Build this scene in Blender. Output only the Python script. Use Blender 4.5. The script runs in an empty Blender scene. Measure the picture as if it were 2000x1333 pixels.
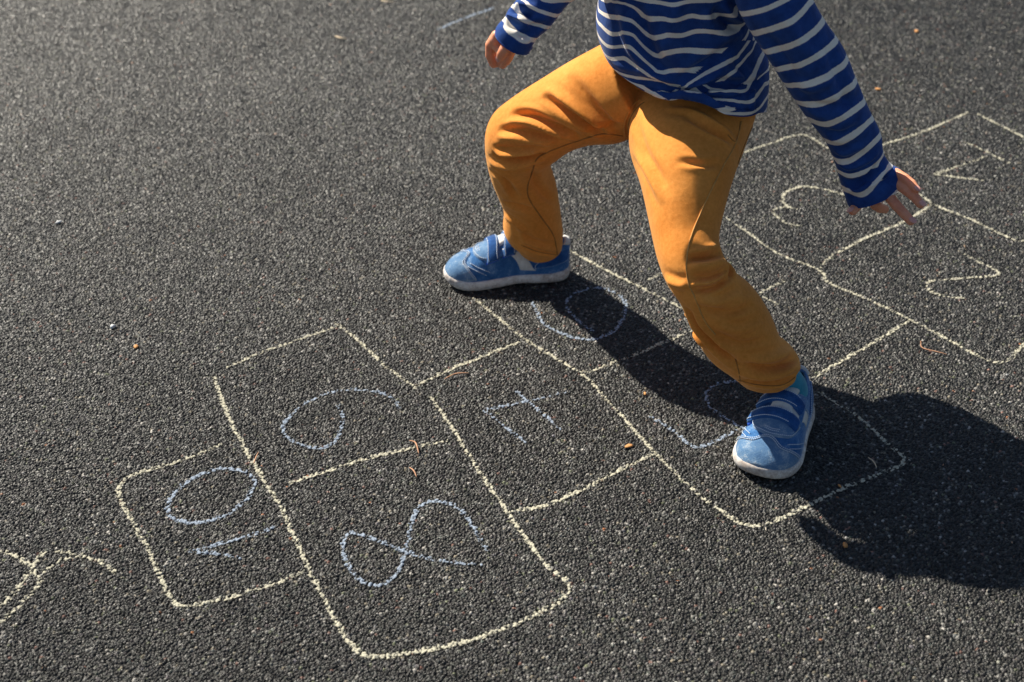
import bpy, bmesh, math, random
import numpy as np
from mathutils import Vector, Matrix
from mathutils.bvhtree import BVHTree

# ------------------------------------------------------------------ camera, sky, sun
scene = bpy.context.scene
COL = scene.collection
CAM_H, PITCH, FPX = 1.12, math.radians(36.0), 2500.0
cam_data = bpy.data.cameras.new('camera')
cam = bpy.data.objects.new('camera', cam_data)
COL.objects.link(cam)
cam.location = (0, 0, CAM_H)
cam.rotation_euler = (math.pi / 2 - PITCH, 0, 0)
cam_data.sensor_width = 36.0
cam_data.lens = 36.0 * FPX / 2000.0
cam_data.clip_start = 0.05
cam_data.clip_end = 500
cam_data.dof.use_dof = True
cam_data.dof.focus_distance = 1.66
cam_data.dof.aperture_fstop = 5.0
scene.camera = cam

SUN_TO = Vector((0.56, -0.46, -0.69)).normalized()      # the way the sunlight travels
world = bpy.data.worlds.new('World')
scene.world = world
world.use_nodes = True
wn = world.node_tree
bg = wn.nodes['Background']
sky = wn.nodes.new('ShaderNodeTexSky')
sky.sky_type = 'NISHITA'
sky.sun_disc = False
sky.sun_elevation = math.asin(-SUN_TO.z)
sky.sun_rotation = math.atan2(-SUN_TO.x, -SUN_TO.y)
wn.links.new(sky.outputs[0], bg.inputs['Color'])
bg.inputs['Strength'].default_value = 0.05
sun_data = bpy.data.lights.new('sun', 'SUN')
sun_data.energy = 5.0
sun_data.angle = math.radians(0.5)
sun_data.color = (1.0, 0.93, 0.80)
sun = bpy.data.objects.new('sun', sun_data)
COL.objects.link(sun)
sun.rotation_euler = SUN_TO.to_track_quat('-Z', 'Y').to_euler()
sun.location = (-3, 3, 4)
scene.view_settings.view_transform = 'Standard'
scene.view_settings.look = 'None'
scene.view_settings.exposure = 0.74
scene.view_settings.gamma = 1.0
scene.render.film_transparent = False

# ------------------------------------------------------------------ measuring helpers
CAMP = np.array([0.0, 0.0, CAM_H])
cp, sp = math.cos(PITCH), math.sin(PITCH)
FWD = np.array([0, cp, -sp])
UPV = np.array([0, sp, cp])


def ray(p):
    x = (p[0] - 1000) / FPX
    y = (p[1] - 666.5) / FPX
    return np.array([x, cp - y * sp, -sp - y * cp])


def at(p, Y):
    d = ray(p)
    return CAMP + d * (Y / d[1])


def ground_at(p, z=0.0):
    d = ray(p)
    return CAMP + d * ((z - CAM_H) / d[2])


def project(P):
    v = np.asarray(P) - CAMP
    z = v @ FWD
    return np.stack([1000 + FPX * v[..., 0] / z, 666.5 - FPX * (v @ UPV) / z], -1)


def catmull(P, n):
    """n points per span through the rows of P"""
    P = np.asarray(P, float)
    Q = np.vstack([2 * P[0] - P[1], P, 2 * P[-1] - P[-2]])
    out = []
    for i in range(1, len(Q) - 2):
        p0, p1, p2, p3 = Q[i - 1], Q[i], Q[i + 1], Q[i + 2]
        for t in np.linspace(0, 1, n, endpoint=False):
            out.append(0.5 * (2 * p1 + (p2 - p0) * t + (2 * p0 - 5 * p1 + 4 * p2 - p3) * t * t
                              + (3 * p1 - p0 - 3 * p2 + p3) * t ** 3))
    out.append(P[-1])
    return np.array(out)


def resample(P, step):
    P = np.asarray(P, float)
    s = np.r_[0, np.cumsum(np.linalg.norm(np.diff(P, axis=0), axis=1))]
    n = max(2, int(s[-1] / step) + 1)
    t = np.linspace(0, s[-1], n)
    return np.stack([np.interp(t, s, P[:, k]) for k in range(P.shape[1])], 1)


rng = np.random.default_rng(7)
random.seed(7)

# ------------------------------------------------------------------ object helpers


def link(o, parent=None):
    COL.objects.link(o)
    if parent is not None:
        o.parent = parent
    return o


def tag(o, label=None, cat=None, group=None, kind=None):
    if label: o['label'] = label
    if cat: o['category'] = cat
    if group: o['group'] = group
    if kind: o['kind'] = kind
    return o


def mesh_obj(name, verts, faces, mat=None, parent=None, smooth=True):
    me = bpy.data.meshes.new(name)
    me.from_pydata([tuple(map(float, v)) for v in verts], [], [tuple(map(int, f)) for f in faces])
    me.update()
    if smooth:
        me.polygons.foreach_set('use_smooth', np.ones(len(me.polygons), bool))
    if mat: me.materials.append(mat)
    return link(bpy.data.objects.new(name, me), parent)


def bm_obj(name, bm, mat=None, parent=None, smooth=True):
    me = bpy.data.meshes.new(name)
    bm.normal_update()
    bm.to_mesh(me)
    bm.free()
    if smooth:
        me.polygons.foreach_set('use_smooth', np.ones(len(me.polygons), bool))
    if mat: me.materials.append(mat)
    return link(bpy.data.objects.new(name, me), parent)


def baked(o):
    """apply the modifiers of o"""
    dg = bpy.context.evaluated_depsgraph_get()
    dg.update()
    me = bpy.data.meshes.new_from_object(o.evaluated_get(dg))
    o.modifiers.clear()
    old = o.data
    o.data = me
    me.name = old.name
    bpy.data.meshes.remove(old)
    me.polygons.foreach_set('use_smooth', np.ones(len(me.polygons), bool))
    return o


def verts_of(me):
    a = np.empty(len(me.vertices) * 3, np.float32)
    me.vertices.foreach_get('co', a)
    return a.reshape(-1, 3).astype(float)


def set_verts(me, v):
    me.vertices.foreach_set('co', np.ascontiguousarray(v, np.float32).ravel())
    me.update()


def normals_of(me):
    a = np.empty(len(me.vertices) * 3, np.float32)
    me.vertex_normals.foreach_get('vector', a)
    return a.reshape(-1, 3).astype(float)


def bvh_of(me):
    return BVHTree.FromPolygons([v.co[:] for v in me.vertices], [p.vertices[:] for p in me.polygons])


def cast(bvh, p):
    d = Vector(ray(p)).normalized()
    hit, nor, idx, dist = bvh.ray_cast(Vector(CAMP), d)
    return (np.array(hit), np.array(nor)) if hit is not None else None


def drape(bvh, poly, step=4.0, smooth=6):
    """a line seen on the garment becomes a 3-D line lying on it"""
    px = resample(catmull(poly, smooth), step)
    out = [c for c in (cast(bvh, p) for p in px) if c is not None]
    if len(out) < 2: return None, None
    return np.array([o[0] for o in out]), np.array([o[1] for o in out])


def folds(o, items, smooth=3, gain=1.0):
    """items: (polyline, half width m, height m); a negative height is a crease"""
    me = o.data
    v = verts_of(me)
    n = normals_of(me)
    bvh = bvh_of(me)
    disp = np.zeros(len(v))
    for poly, w, h in items:
        w *= 0.85
        P, N = drape(bvh, poly, 1.2)
        if P is None: continue
        lo, hi = P.min(0) - 4 * w, P.max(0) + 4 * w
        idx = np.where(((v > lo) & (v < hi)).all(1))[0]
        if not len(idx): continue
        D = np.linalg.norm(v[idx, None, :] - P[None], axis=2)
        j = D.argmin(1)
        d = D[np.arange(len(idx)), j]
        t = j / (len(P) - 1)
        amp = np.clip(np.minimum(t, 1 - t) * 4, 0, 1) ** 0.7
        same = np.clip((n[idx] * N[j]).sum(1) * 1.5, 0, 1)
        prof = np.exp(-(d / w) ** 2) - 0.42 * np.exp(-((d - 1.9 * w) / (0.9 * w)) ** 2)
        disp[idx] += 1.45 * gain * h * prof * amp * same
    E = np.empty(len(me.edges) * 2, np.int32)
    me.edges.foreach_get('vertices', E)
    E = E.reshape(-1, 2)
    deg = np.bincount(E.ravel(), minlength=len(v)) + 1.0
    for _ in range(smooth):
        acc_ = disp.copy()
        np.add.at(acc_, E[:, 0], disp[E[:, 1]])
        np.add.at(acc_, E[:, 1], disp[E[:, 0]])
        disp = acc_ / deg
    set_verts(me, v + n * disp[:, None])


def tube(name, P, r, mat, parent, seg=6, closed=False, radii=None):
    P = np.asarray(P, float)
    T = np.gradient(P, axis=0)
    T /= np.linalg.norm(T, axis=1)[:, None] + 1e-12
    ref = np.array([0.13, 0.27, 0.95])
    V, Fc = [], []
    for i, (p, t) in enumerate(zip(P, T)):
        a = np.cross(t, ref); a /= np.linalg.norm(a) + 1e-12
        b = np.cross(t, a)
        rr = r if radii is None else radii[i]
        for k in range(seg):
            q = 2 * math.pi * k / seg
            V.append(p + rr * (a * math.cos(q) + b * math.sin(q)))
    for i in range(len(P) - 1):
        for k in range(seg):
            k2 = (k + 1) % seg
            Fc.append((i * seg + k, i * seg + k2, (i + 1) * seg + k2, (i + 1) * seg + k))
    Fc.append(tuple(range(seg))[::-1])
    Fc.append(tuple((len(P) - 1) * seg + k for k in range(seg)))
    o = mesh_obj(name, V, Fc, mat, parent)
    arc = np.r_[0, np.cumsum(np.linalg.norm(np.diff(P, axis=0), axis=1))]
    at_ = o.data.attributes.new('arc', 'FLOAT', 'POINT')
    at_.data.foreach_set('value', np.repeat(arc, seg).astype(np.float32))
    return o


def px_station(L, R, Y, ratio=1.0, power=1.0):
    """a garment ring from its two outline points and its depth"""
    c = at(((L[0] + R[0]) / 2, (L[1] + R[1]) / 2), Y)
    zc = (c - CAMP) @ FWD
    PL, PR = CAMP + ray(L) * zc, CAMP + ray(R) * zc
    return np.r_[(PL + PR) / 2, (PR - PL) / 2, ratio]


def w_station(c, u, ratio=1.0):
    return np.r_[np.array(c, float), np.array(u, float), ratio]


def loft(stations, n=8, seg=64, power=0.92):
    S = catmull(np.array(stations), n)
    C, U, Rt = S[:, :3], S[:, 3:6], S[:, 6]
    T = np.gradient(C, axis=0)
    T /= np.linalg.norm(T, axis=1)[:, None]
    Vv = np.cross(T, U)
    Vv *= (np.linalg.norm(U, axis=1) / (np.linalg.norm(Vv, axis=1) + 1e-9) * Rt)[:, None]
    q = np.linspace(0, 2 * np.pi, seg, endpoint=False)
    c = np.sign(np.cos(q)) * np.abs(np.cos(q)) ** power
    s = np.sign(np.sin(q)) * np.abs(np.sin(q)) ** power
    V = C[:, None] + U[:, None] * c[None, :, None] + Vv[:, None] * s[None, :, None]
    m = len(C)
    i, k = np.meshgrid(np.arange(m - 1), np.arange(seg), indexing='ij')
    k2 = (k + 1) % seg
    Fc = np.stack([i * seg + k, i * seg + k2, (i + 1) * seg + k2, (i + 1) * seg + k], -1).reshape(-1, 4)
    return V.reshape(-1, 3), Fc, C, T


def capped(V, Fc, seg):
    m = len(V) // seg
    F2 = [tuple(f) for f in Fc] + [tuple(range(seg))[::-1], tuple((m - 1) * seg + k for k in range(seg))]
    return V, F2


def add_capsule(acc, p0, r0, p1, r1, seg=20, caps=6):
    """a tapered round-ended limb"""
    p0, p1 = np.array(p0, float), np.array(p1, float)
    ax = p1 - p0
    L = np.linalg.norm(ax) + 1e-9
    ax /= L
    a = np.cross(ax, [0.3, 0.2, 0.93]); a /= np.linalg.norm(a)
    b = np.cross(ax, a)
    prof = []
    for i in range(caps):
        t = -math.pi / 2 + (i + 0.15) / caps * math.pi / 2
        prof.append((r0 * math.sin(t), r0 * math.cos(t)))
    prof.append((0, r0)); prof.append((L, r1))
    for i in range(1, caps + 1):
        t = (i - 0.15) / caps * math.pi / 2
        prof.append((L + r1 * math.sin(t), r1 * math.cos(t)))
    V, Fc = acc
    base = len(V)
    for z, r in prof:
        for k in range(seg):
            q = 2 * math.pi * k / seg
            V.append(p0 + ax * z + r * (a * math.cos(q) + b * math.sin(q)))
    m = len(prof)
    for i in range(m - 1):
        for k in range(seg):
            k2 = (k + 1) % seg
            Fc.append((base + i * seg + k, base + i * seg + k2, base + (i + 1) * seg + k2, base + (i + 1) * seg + k))
    Fc.append(tuple(base + k for k in range(seg))[::-1])
    Fc.append(tuple(base + (m - 1) * seg + k for k in range(seg)))


def add_ellipsoid(acc, c, ax, seg=24, rings=14):
    """ax: three half-axis vectors"""
    c = np.array(c, float)
    A = np.array(ax, float)
    if np.linalg.det(A) < 0: A[1] *= -1
    V, Fc = acc
    base = len(V)
    for i in range(rings + 1):
        t = -math.pi / 2 + math.pi * (i * (1 - 0.02) + 0.01 * rings) / rings
        for k in range(seg):
            q = 2 * math.pi * k / seg
            V.append(c + A[0] * math.cos(t) * math.cos(q) + A[1] * math.cos(t) * math.sin(q) + A[2] * math.sin(t))
    for i in range(rings):
        for k in range(seg):
            k2 = (k + 1) % seg
            Fc.append((base + i * seg + k, base + i * seg + k2, base + (i + 1) * seg + k2, base + (i + 1) * seg + k))
    Fc.append(tuple(base + k for k in range(seg))[::-1])
    Fc.append(tuple(base + rings * seg + k for k in range(seg)))


def remeshed(o, voxel, smooth_it=4, smooth_f=0.5):
    m = o.modifiers.new('fuse', 'REMESH')
    m.mode = 'VOXEL'
    m.voxel_size = voxel
    m.adaptivity = 0
    s = o.modifiers.new('even', 'SMOOTH')
    s.factor = smooth_f
    s.iterations = smooth_it
    return baked(o)


def open_end(o, c, axis, rad):
    """cut the closed end of a garment off along a clean plane"""
    bm = bmesh.new()
    bm.from_mesh(o.data)
    c = Vector(c); axis = Vector(axis).normalized()
    near = [f for f in bm.faces if (f.calc_center_median() - c).length < rad]
    geom = list({v for f in near for v in f.verts}) + list({e for f in near for e in f.edges}) + near
    bmesh.ops.bisect_plane(bm, geom=geom, plane_co=c, plane_no=axis, clear_outer=False, dist=1e-5)
    kill = [f for f in bm.faces if (f.calc_center_median() - c).length < rad and (f.calc_center_median() - c).dot(axis) > 0]
    bmesh.ops.delete(bm, geom=kill, context='FACES')
    bm.to_mesh(o.data)
    bm.free()
    o.data.polygons.foreach_set('use_smooth', np.ones(len(o.data.polygons), bool))


def solidify(o, t, offset=-1):
    m = o.modifiers.new('thickness', 'SOLIDIFY')
    m.thickness = t
    m.offset = offset
    m.use_even_offset = False
    return m

# ------------------------------------------------------------------ materials


class Nodes:
    def __init__(s, name):
        s.m = bpy.data.materials.new(name)
        s.m.use_nodes = True
        s.t = s.m.node_tree
        s.b = s.t.nodes['Principled BSDF']

    def new(s, kind, **kw):
        n = s.t.nodes.new(kind)
        for k, v in kw.items():
            if k in n.inputs.keys(): n.inputs[k].default_value = v
            else: setattr(n, k, v)
        return n

    def link(s, a, b): s.t.links.new(a, b)

    def noise(s, scale, detail=4, rough=0.55, vec=None):
        n = s.new('ShaderNodeTexNoise')
        n.inputs['Scale'].default_value = scale
        n.inputs['Detail'].default_value = detail
        n.inputs['Roughness'].default_value = rough
        if vec is None:
            vec = s.coord()
        s.link(vec, n.inputs['Vector'])
        return n.outputs['Fac']

    def coord(s):
        if not hasattr(s, '_c'):
            s._c = s.new('ShaderNodeTexCoord').outputs['Object']
        return s._c

    def math(s, op, a, b=0.0, c=None, clamp=False):
        n = s.new('ShaderNodeMath')
        n.operation = op
        n.use_clamp = clamp
        for i, x in enumerate((a, b, c)):
            if x is None: continue
            if hasattr(x, 'is_output'): s.link(x, n.inputs[i])
            else: n.inputs[i].default_value = x
        return n.outputs[0]

    def ramp(s, fac, stops):
        n = s.new('ShaderNodeValToRGB')
        el = n.color_ramp.elements
        while len(el) < len(stops): el.new(0.5)
        for e, (p, c) in zip(el, stops):
            e.position = p
            e.color = (*c, 1) if len(c) == 3 else c
        s.link(fac, n.inputs[0])
        return n.outputs[0]

    def mix(s, fac, a, b, mode='MIX'):
        n = s.new('ShaderNodeMix')
        n.data_type = 'RGBA'
        n.blend_type = mode
        for x, i in ((fac, 0), (a, 6), (b, 7)):
            if hasattr(x, 'is_output'): s.link(x, n.inputs[i])
            elif i == 0: n.inputs[0].default_value = x
            else: n.inputs[i].default_value = (*x, 1)
        return n.outputs[2]

    def bump(s, h, strength, dist, normal=None):
        n = s.new('ShaderNodeBump')
        n.inputs['Strength'].default_value = strength
        n.inputs['Distance'].default_value = dist
        s.link(h, n.inputs['Height'])
        if normal is not None: s.link(normal, n.inputs['Normal'])
        return n.outputs[0]

    def attr(s, name):
        n = s.new('ShaderNodeAttribute')
        n.attribute_name = name
        return n

    def set(s, **kw):
        for k, v in kw.items():
            k = k.replace('_', ' ')
            i = s.b.inputs[k]
            if hasattr(v, 'is_output'): s.link(v, i)
            else: i.default_value = (*v, 1) if isinstance(v, tuple) and len(v) == 3 and i.type == 'RGBA' else v
        return s.m


def fabric(name, col, col2, scale=18, weave=1400, rough=0.85, sheen=0.25, bump=0.25, mottle=0.6):
    m = Nodes(name)
    n1 = m.noise(scale, 5, 0.6)
    n2 = m.noise(scale * 14, 3, 0.6)
    f = m.math('ADD', m.math('MULTIPLY', n1, mottle), m.math('MULTIPLY', n2, 1 - mottle))
    c = m.ramp(f, [(0.35, col), (0.66, col2)])
    w = m.noise(weave, 2, 0.5)
    nb = m.bump(w, bump, 0.0006)
    nb = m.bump(m.noise(95, 4, 0.6), 0.35, 0.0022, nb)
    return m.set(Base_Color=c, Roughness=rough, Sheen_Weight=sheen, Sheen_Roughness=0.5, Normal=nb, Specular_IOR_Level=0.2)


def trouser_mat():
    m = Nodes('mustard_twill')
    f = m.math('ADD', m.math('MULTIPLY', m.noise(14, 5, 0.6), 0.6), m.math('MULTIPLY', m.noise(220, 3, 0.6), 0.4))
    c = m.ramp(f, [(0.30, (0.60, 0.195, 0.026)), (0.62, (0.84, 0.325, 0.066)), (0.80, (0.88, 0.45, 0.17))])
    w = m.new('ShaderNodeTexWave')
    w.wave_type = 'BANDS'; w.bands_direction = 'DIAGONAL'
    w.inputs['Scale'].default_value = 800
    w.inputs['Distortion'].default_value = 2.5
    m.link(m.coord(), w.inputs['Vector'])
    nb = m.bump(w.outputs['Fac'], 0.25, 0.0004)
    nb = m.bump(m.noise(900, 2, 0.6), 0.25, 0.0006, nb)
    nb = m.bump(m.noise(70, 4, 0.62), 0.22, 0.0030, nb)
    return m.set(Base_Color=c, Roughness=0.8, Sheen_Weight=0.3, Sheen_Roughness=0.45, Sheen_Tint=(1.0, 0.75, 0.4), Normal=nb, Specular_IOR_Level=0.15)


def shirt_mat():
    m = Nodes('striped_jersey')
    a = m.attr('stripe').outputs['Fac']
    wob = m.math('MULTIPLY', m.math('SUBTRACT', m.noise(260, 3), 0.5), 0.05)
    fr = m.math('FRACT', m.math('ADD', m.math('ADD', a, wob), 100.5))
    d = m.math('ABSOLUTE', m.math('SUBTRACT', fr, 0.5))
    mr = m.new('ShaderNodeMapRange')
    mr.inputs[1].default_value = 0.125; mr.inputs[2].default_value = 0.155
    mr.inputs[3].default_value = 1; mr.inputs[4].default_value = 0
    m.link(d, mr.inputs[0])
    blue = m.ramp(m.noise(60, 5, 0.65), [(0.3, (0.013, 0.042, 0.18)), (0.72, (0.025, 0.080, 0.30))])
    white = m.ramp(m.noise(90, 4, 0.6), [(0.3, (0.82, 0.75, 0.66)), (0.7, (0.90, 0.84, 0.76))])
    c = m.mix(mr.outputs[0], blue, white)
    nb = m.bump(m.noise(1500, 2, 0.5), 0.3, 0.0005)
    nb = m.bump(m.noise(60, 3, 0.6), 0.3, 0.0025, nb)
    return m.set(Base_Color=c, Roughness=0.9, Sheen_Weight=0.16, Sheen_Roughness=0.4, Sheen_Tint=(0.7, 0.8, 1.0), Normal=nb, Specular_IOR_Level=0.15)


def suede(name, c1, c2, worn, worn_at=0.62):
    m = Nodes(name)
    n1 = m.noise(55, 6, 0.7)
    n2 = m.noise(700, 3, 0.7)
    c = m.ramp(m.math('ADD', m.math('MULTIPLY', n1, 0.65), m.math('MULTIPLY', n2, 0.35)),
               [(0.30, c1), (0.52, c2), (worn_at + 0.1, worn)])
    g = m.new('ShaderNodeNewGeometry')
    pr = m.new('ShaderNodeMapRange')
    pr.inputs[1].default_value = 0.515; pr.inputs[2].default_value = 0.60
    m.link(g.outputs['Pointiness'], pr.inputs[0])
    c = m.mix(m.math('MULTIPLY', pr.outputs[0], m.math('MULTIPLY', n2, 0.9)), c, worn)
    nb = m.bump(n2, 0.55, 0.0010)
    nb = m.bump(m.noise(90, 4), 0.35, 0.003, nb)
    return m.set(Base_Color=c, Roughness=0.95, Sheen_Weight=0.9, Sheen_Roughness=0.35, Sheen_Tint=(0.65, 0.82, 1.0), Normal=nb, Specular_IOR_Level=0.15)


def rubber_mat():
    m = Nodes('dirty_white_rubber')
    n = m.math('ADD', m.math('MULTIPLY', m.noise(38, 6, 0.75), 0.7), m.math('MULTIPLY', m.noise(300, 3, 0.7), 0.3))
    c = m.ramp(n, [(0.32, (0.17, 0.13, 0.105)), (0.44, (0.46, 0.39, 0.35)), (0.58, (0.76, 0.72, 0.68))])
    return m.set(Base_Color=c, Roughness=0.6, Normal=m.bump(m.noise(400, 3), 0.2, 0.0006))


def leather_mat():
    m = Nodes('white_leather')
    n = m.noise(70, 5, 0.7)
    c = m.ramp(n, [(0.3, (0.50, 0.48, 0.45)), (0.6, (0.70, 0.69, 0.66))])
    return m.set(Base_Color=c, Roughness=0.55, Normal=m.bump(m.noise(600, 3), 0.2, 0.0005))


def plain(name, c, rough=0.7, var=0.25, scale=80):
    m = Nodes(name)
    lo = tuple(x * (1 - var) for x in c)
    hi = tuple(min(1, x * (1 + var)) for x in c)
    return m.set(Base_Color=m.ramp(m.noise(scale, 4), [(0.3, lo), (0.7, hi)]), Roughness=rough)


def skin_mat():
    m = Nodes('skin')
    c = m.ramp(m.noise(70, 4, 0.6), [(0.3, (0.74, 0.27, 0.145)), (0.7, (0.86, 0.38, 0.22))])
    nb = m.bump(m.noise(900, 3, 0.6), 0.18, 0.0006)
    nb = m.bump(m.noise(160, 3), 0.15, 0.001, nb)
    return m.set(Base_Color=c, Roughness=0.5, Subsurface_Weight=0.18, Subsurface_Radius=(0.008, 0.003, 0.0015), Subsurface_Scale=1.0, Normal=nb)


def stitch_mat(name, c, gap, pitch=.0026):
    m = Nodes(name)
    fr = m.math('FRACT', m.math('DIVIDE', m.attr('arc').outputs['Fac'], pitch))
    col = m.mix(m.math('GREATER_THAN', fr, 0.66), c, gap)
    return m.set(Base_Color=col, Roughness=0.8)


def ground_mat():
    m = Nodes('rubber_crumb')
    a = m.attr('grain')
    nz = m.noise(1.6, 6, 0.65)
    n2 = m.noise(9.0, 5, 0.7)
    k = m.math('MULTIPLY_ADD', nz, 2.0, m.math('MULTIPLY_ADD', n2, 0.8, -0.4))
    mu = m.new('ShaderNodeVectorMath'); mu.operation = 'SCALE'
    m.link(a.outputs['Color'], mu.inputs[0]); m.link(k, mu.inputs['Scale'])
    return m.set(Base_Color=mu.outputs[0], Roughness=0.46, Specular_IOR_Level=0.40)


def chalk_mat(name, c):
    m = Nodes(name)
    a = m.attr('cover').outputs['Fac']
    n = m.math('ADD', a, m.math('MULTIPLY', m.math('SUBTRACT', m.noise(1300, 3, 0.7), 0.5), 0.8))
    mr = m.new('ShaderNodeMapRange')
    mr.inputs[1].default_value = 0.34; mr.inputs[2].default_value = 0.78
    m.link(n, mr.inputs[0])
    lo = tuple(x * 0.8 for x in c)
    col = m.ramp(m.noise(500, 3), [(0.3, lo), (0.7, c)])
    return m.set(Base_Color=col, Roughness=0.95, Alpha=mr.outputs[0], Specular_IOR_Level=0.1)


M = dict(
    trousers=trouser_mat(), shirt=shirt_mat(), skin=skin_mat(), ground=ground_mat(), rubber=rubber_mat(), leather=leather_mat(),
    thread=plain('ochre_thread', (0.62, 0.30, 0.075), 0.8),
    dark_thread=plain('brown_thread', (0.36, 0.145, 0.026), 0.85),
    suede=suede('blue_suede', (0.014, 0.062, 0.20), (0.046, 0.150, 0.36), (0.24, 0.37, 0.55), .56),
    suede_dark=suede('deep_blue_suede', (0.008, 0.036, 0.14), (0.020, 0.085, 0.27), (0.08, 0.2, 0.42), 0.66),
    suede_worn=suede('worn_blue_suede', (0.045, 0.12, 0.27), (0.12, 0.225, 0.38), (0.36, 0.43, 0.51), 0.52),
    webbing=plain('bright_blue_webbing', (0.015, 0.10, 0.55), 0.7),
    stitch=stitch_mat('pale_blue_stitching', (0.62, 0.70, 0.78), (0.05, 0.15, 0.36)),
    sock=fabric('teal_sock', (0.02, 0.20, 0.30), (0.04, 0.33, 0.44), 40),
    lining=fabric('white_lining', (0.5, 0.5, 0.5), (0.68, 0.68, 0.69), 40),
    nail=plain('fingernail_pink', (0.72, 0.36, 0.30), 0.3, 0.1),
    hair=plain('brown_hair', (0.10, 0.05, 0.02), 0.5, 0.4, 200),
    eye=plain('eye_white', (0.8, 0.78, 0.75), 0.2, 0.03),
    iris=plain('brown_iris', (0.08, 0.035, 0.015), 0.2, 0.2),
    cream=chalk_mat('cream_chalk', (0.55, 0.525, 0.415)),
    blue=chalk_mat('blue_chalk', (0.32, 0.38, 0.47)),
    pebble=plain('white_pebble', (0.72, 0.74, 0.76), 0.6),
    leaf=plain('dry_leaf', (0.55, 0.26, 0.09), 0.8),
    needle=plain('dry_needle', (0.50, 0.27, 0.16), 0.8),
    straw=plain('pale_straw', (0.66, 0.52, 0.36), 0.8),
)

# ------------------------------------------------------------------ ground: rubber crumb, every granule a real bump
GRAIN = 0.0025
KX = 0.00058
Y0, Y1, SMAX = 0.70, 3.45, 0.53
depth_of = lambda Y: Y * cp + CAM_H * sp
rows = int(math.log(depth_of(Y1) / depth_of(Y0)) / (cp * KX)) + 1
cols = int(2 * SMAX / KX) + 1
dr = depth_of(Y0) * np.exp(np.arange(rows) * cp * KX)
GY = (dr - CAM_H * sp) / cp
gs = (np.arange(cols) - (cols - 1) / 2) * KX
GX = gs[None, :] * dr[:, None]
GYY = np.repeat(GY[:, None], cols, 1)
GX = GX + (rng.random(GX.shape) - 0.5) * 0.6 * KX * dr[:, None]
GYY = GYY + (rng.random(GX.shape) - 0.5) * 0.6 * KX * dr[:, None]
# granule lattice
ox, oy = -2.9, -2.4
nx, ny = int(5.8 / GRAIN), int(4.8 / GRAIN)
jx = (rng.random((ny, nx)) - 0.5) * 1.5
jy = (rng.random((ny, nx)) - 0.5) * 1.5
gh = rng.random((ny, nx)) * 1.9
tx = (rng.random((ny, nx)) - 0.5) * 2.2
ty = (rng.random((ny, nx)) - 0.5) * 2.2
best = np.full(GX.shape, -9.0, np.float32)
bid = np.zeros(GX.shape, np.int32)
RX, RY = GX * .891 + (GYY - 2) * .454, -GX * .454 + (GYY - 2) * .891
fx = (RX - ox) / GRAIN
fy = (RY - oy) / GRAIN
ix = fx.astype(np.int32)
iy = fy.astype(np.int32)
for dy in (-1, 0, 1):
    for dx in (-1, 0, 1):
        qx = np.clip(ix + dx, 0, nx - 1)
        qy = np.clip(iy + dy, 0, ny - 1)
        ddx = (fx - (qx + 0.5 + jx[qy, qx])).astype(np.float32)
        ddy = (fy - (qy + 0.5 + jy[qy, qx])).astype(np.float32)
        hh = (gh[qy, qx] + tx[qy, qx] * ddx + ty[qy, qx] * ddy - 2.2 * (ddx * ddx + ddy * ddy)).astype(np.float32)
        m_ = hh > best
        best[m_] = hh[m_]
        bid[m_] = (qy * nx + qx)[m_]
GH = np.clip(best, -0.6, 2.2)
GZ = (GH - 1.9) * 0.00105
# granule colours
ng = nx * ny
val = np.clip(np.exp(rng.normal(-4.08, 0.80, ng)), .004, .30)
tint = 1 + rng.normal(0, 0.045, (ng, 3))
gcol = val[:, None] * tint * np.array([1.0, 0.985, 0.93])
pick = rng.random(ng)
for lo, hi, c in ((0, .020, (.20, .195, .18)), (.020, .025, (.36, .34, .31)), (.025, .029, (.17, .09, .07)), (.029, .0293, (.30, .12, .05)), (.0298, .036, (.12, .13, .08)), (.036, .044, (.20, .175, .13))):
    s_ = (pick > lo) & (pick < hi)
    gcol[s_] = np.array(c) * (0.7 + 0.6 * rng.random((s_.sum(), 1)))
vcol = gcol[bid.ravel()].astype(np.float32)
# outer border so that the sheet runs on to the horizon
BX = np.pad(GX, 1, mode='edge'); BY = np.pad(GYY, 1, mode='edge'); BZ = np.pad(GZ, 1, mode='edge')
BX[:, 0] = -40; BX[:, -1] = 40
BY[0, :] = -25; BY[-1, :] = 90
BX[0, 1:-1] *= 20; BX[-1, 1:-1] *= 15
BC = np.pad(vcol.reshape(rows, cols, 3), ((1, 1), (1, 1), (0, 0)), mode='edge')
for sl in (np.s_[0, :], np.s_[-1, :], np.s_[:, 0], np.s_[:, -1]): BC[sl] = (0.034, 0.034, 0.033)
gr, gc = BX.shape
me = bpy.data.meshes.new('ground')
me.vertices.add(gr * gc)
me.vertices.foreach_set('co', np.stack([BX, BY, BZ], -1).astype(np.float32).ravel())
ii, kk = np.meshgrid(np.arange(gr - 1, dtype=np.int32), np.arange(gc - 1, dtype=np.int32), indexing='ij')
quads = np.stack([ii * gc + kk, ii * gc + kk + 1, (ii + 1) * gc + kk + 1, (ii + 1) * gc + kk], -1).reshape(-1, 4)
nq = len(quads)
me.loops.add(nq * 4)
me.loops.foreach_set('vertex_index', quads.ravel())
me.polygons.add(nq)
me.polygons.foreach_set('loop_start', np.arange(0, nq * 4, 4, dtype=np.int32))
me.polygons.foreach_set('use_smooth', np.zeros(nq, bool))
at_ = me.attributes.new('grain', 'FLOAT_COLOR', 'POINT')
at_.data.foreach_set('color', np.concatenate([BC.reshape(-1, 3), np.ones((gr * gc, 1))], 1).astype(np.float32).ravel())
me.update(calc_edges=True)
me.materials.append(M['ground'])
g_ob = link(bpy.data.objects.new('ground', me))
tag(g_ob, 'dark grey rubber crumb playground surface', 'ground', kind='structure')
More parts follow.
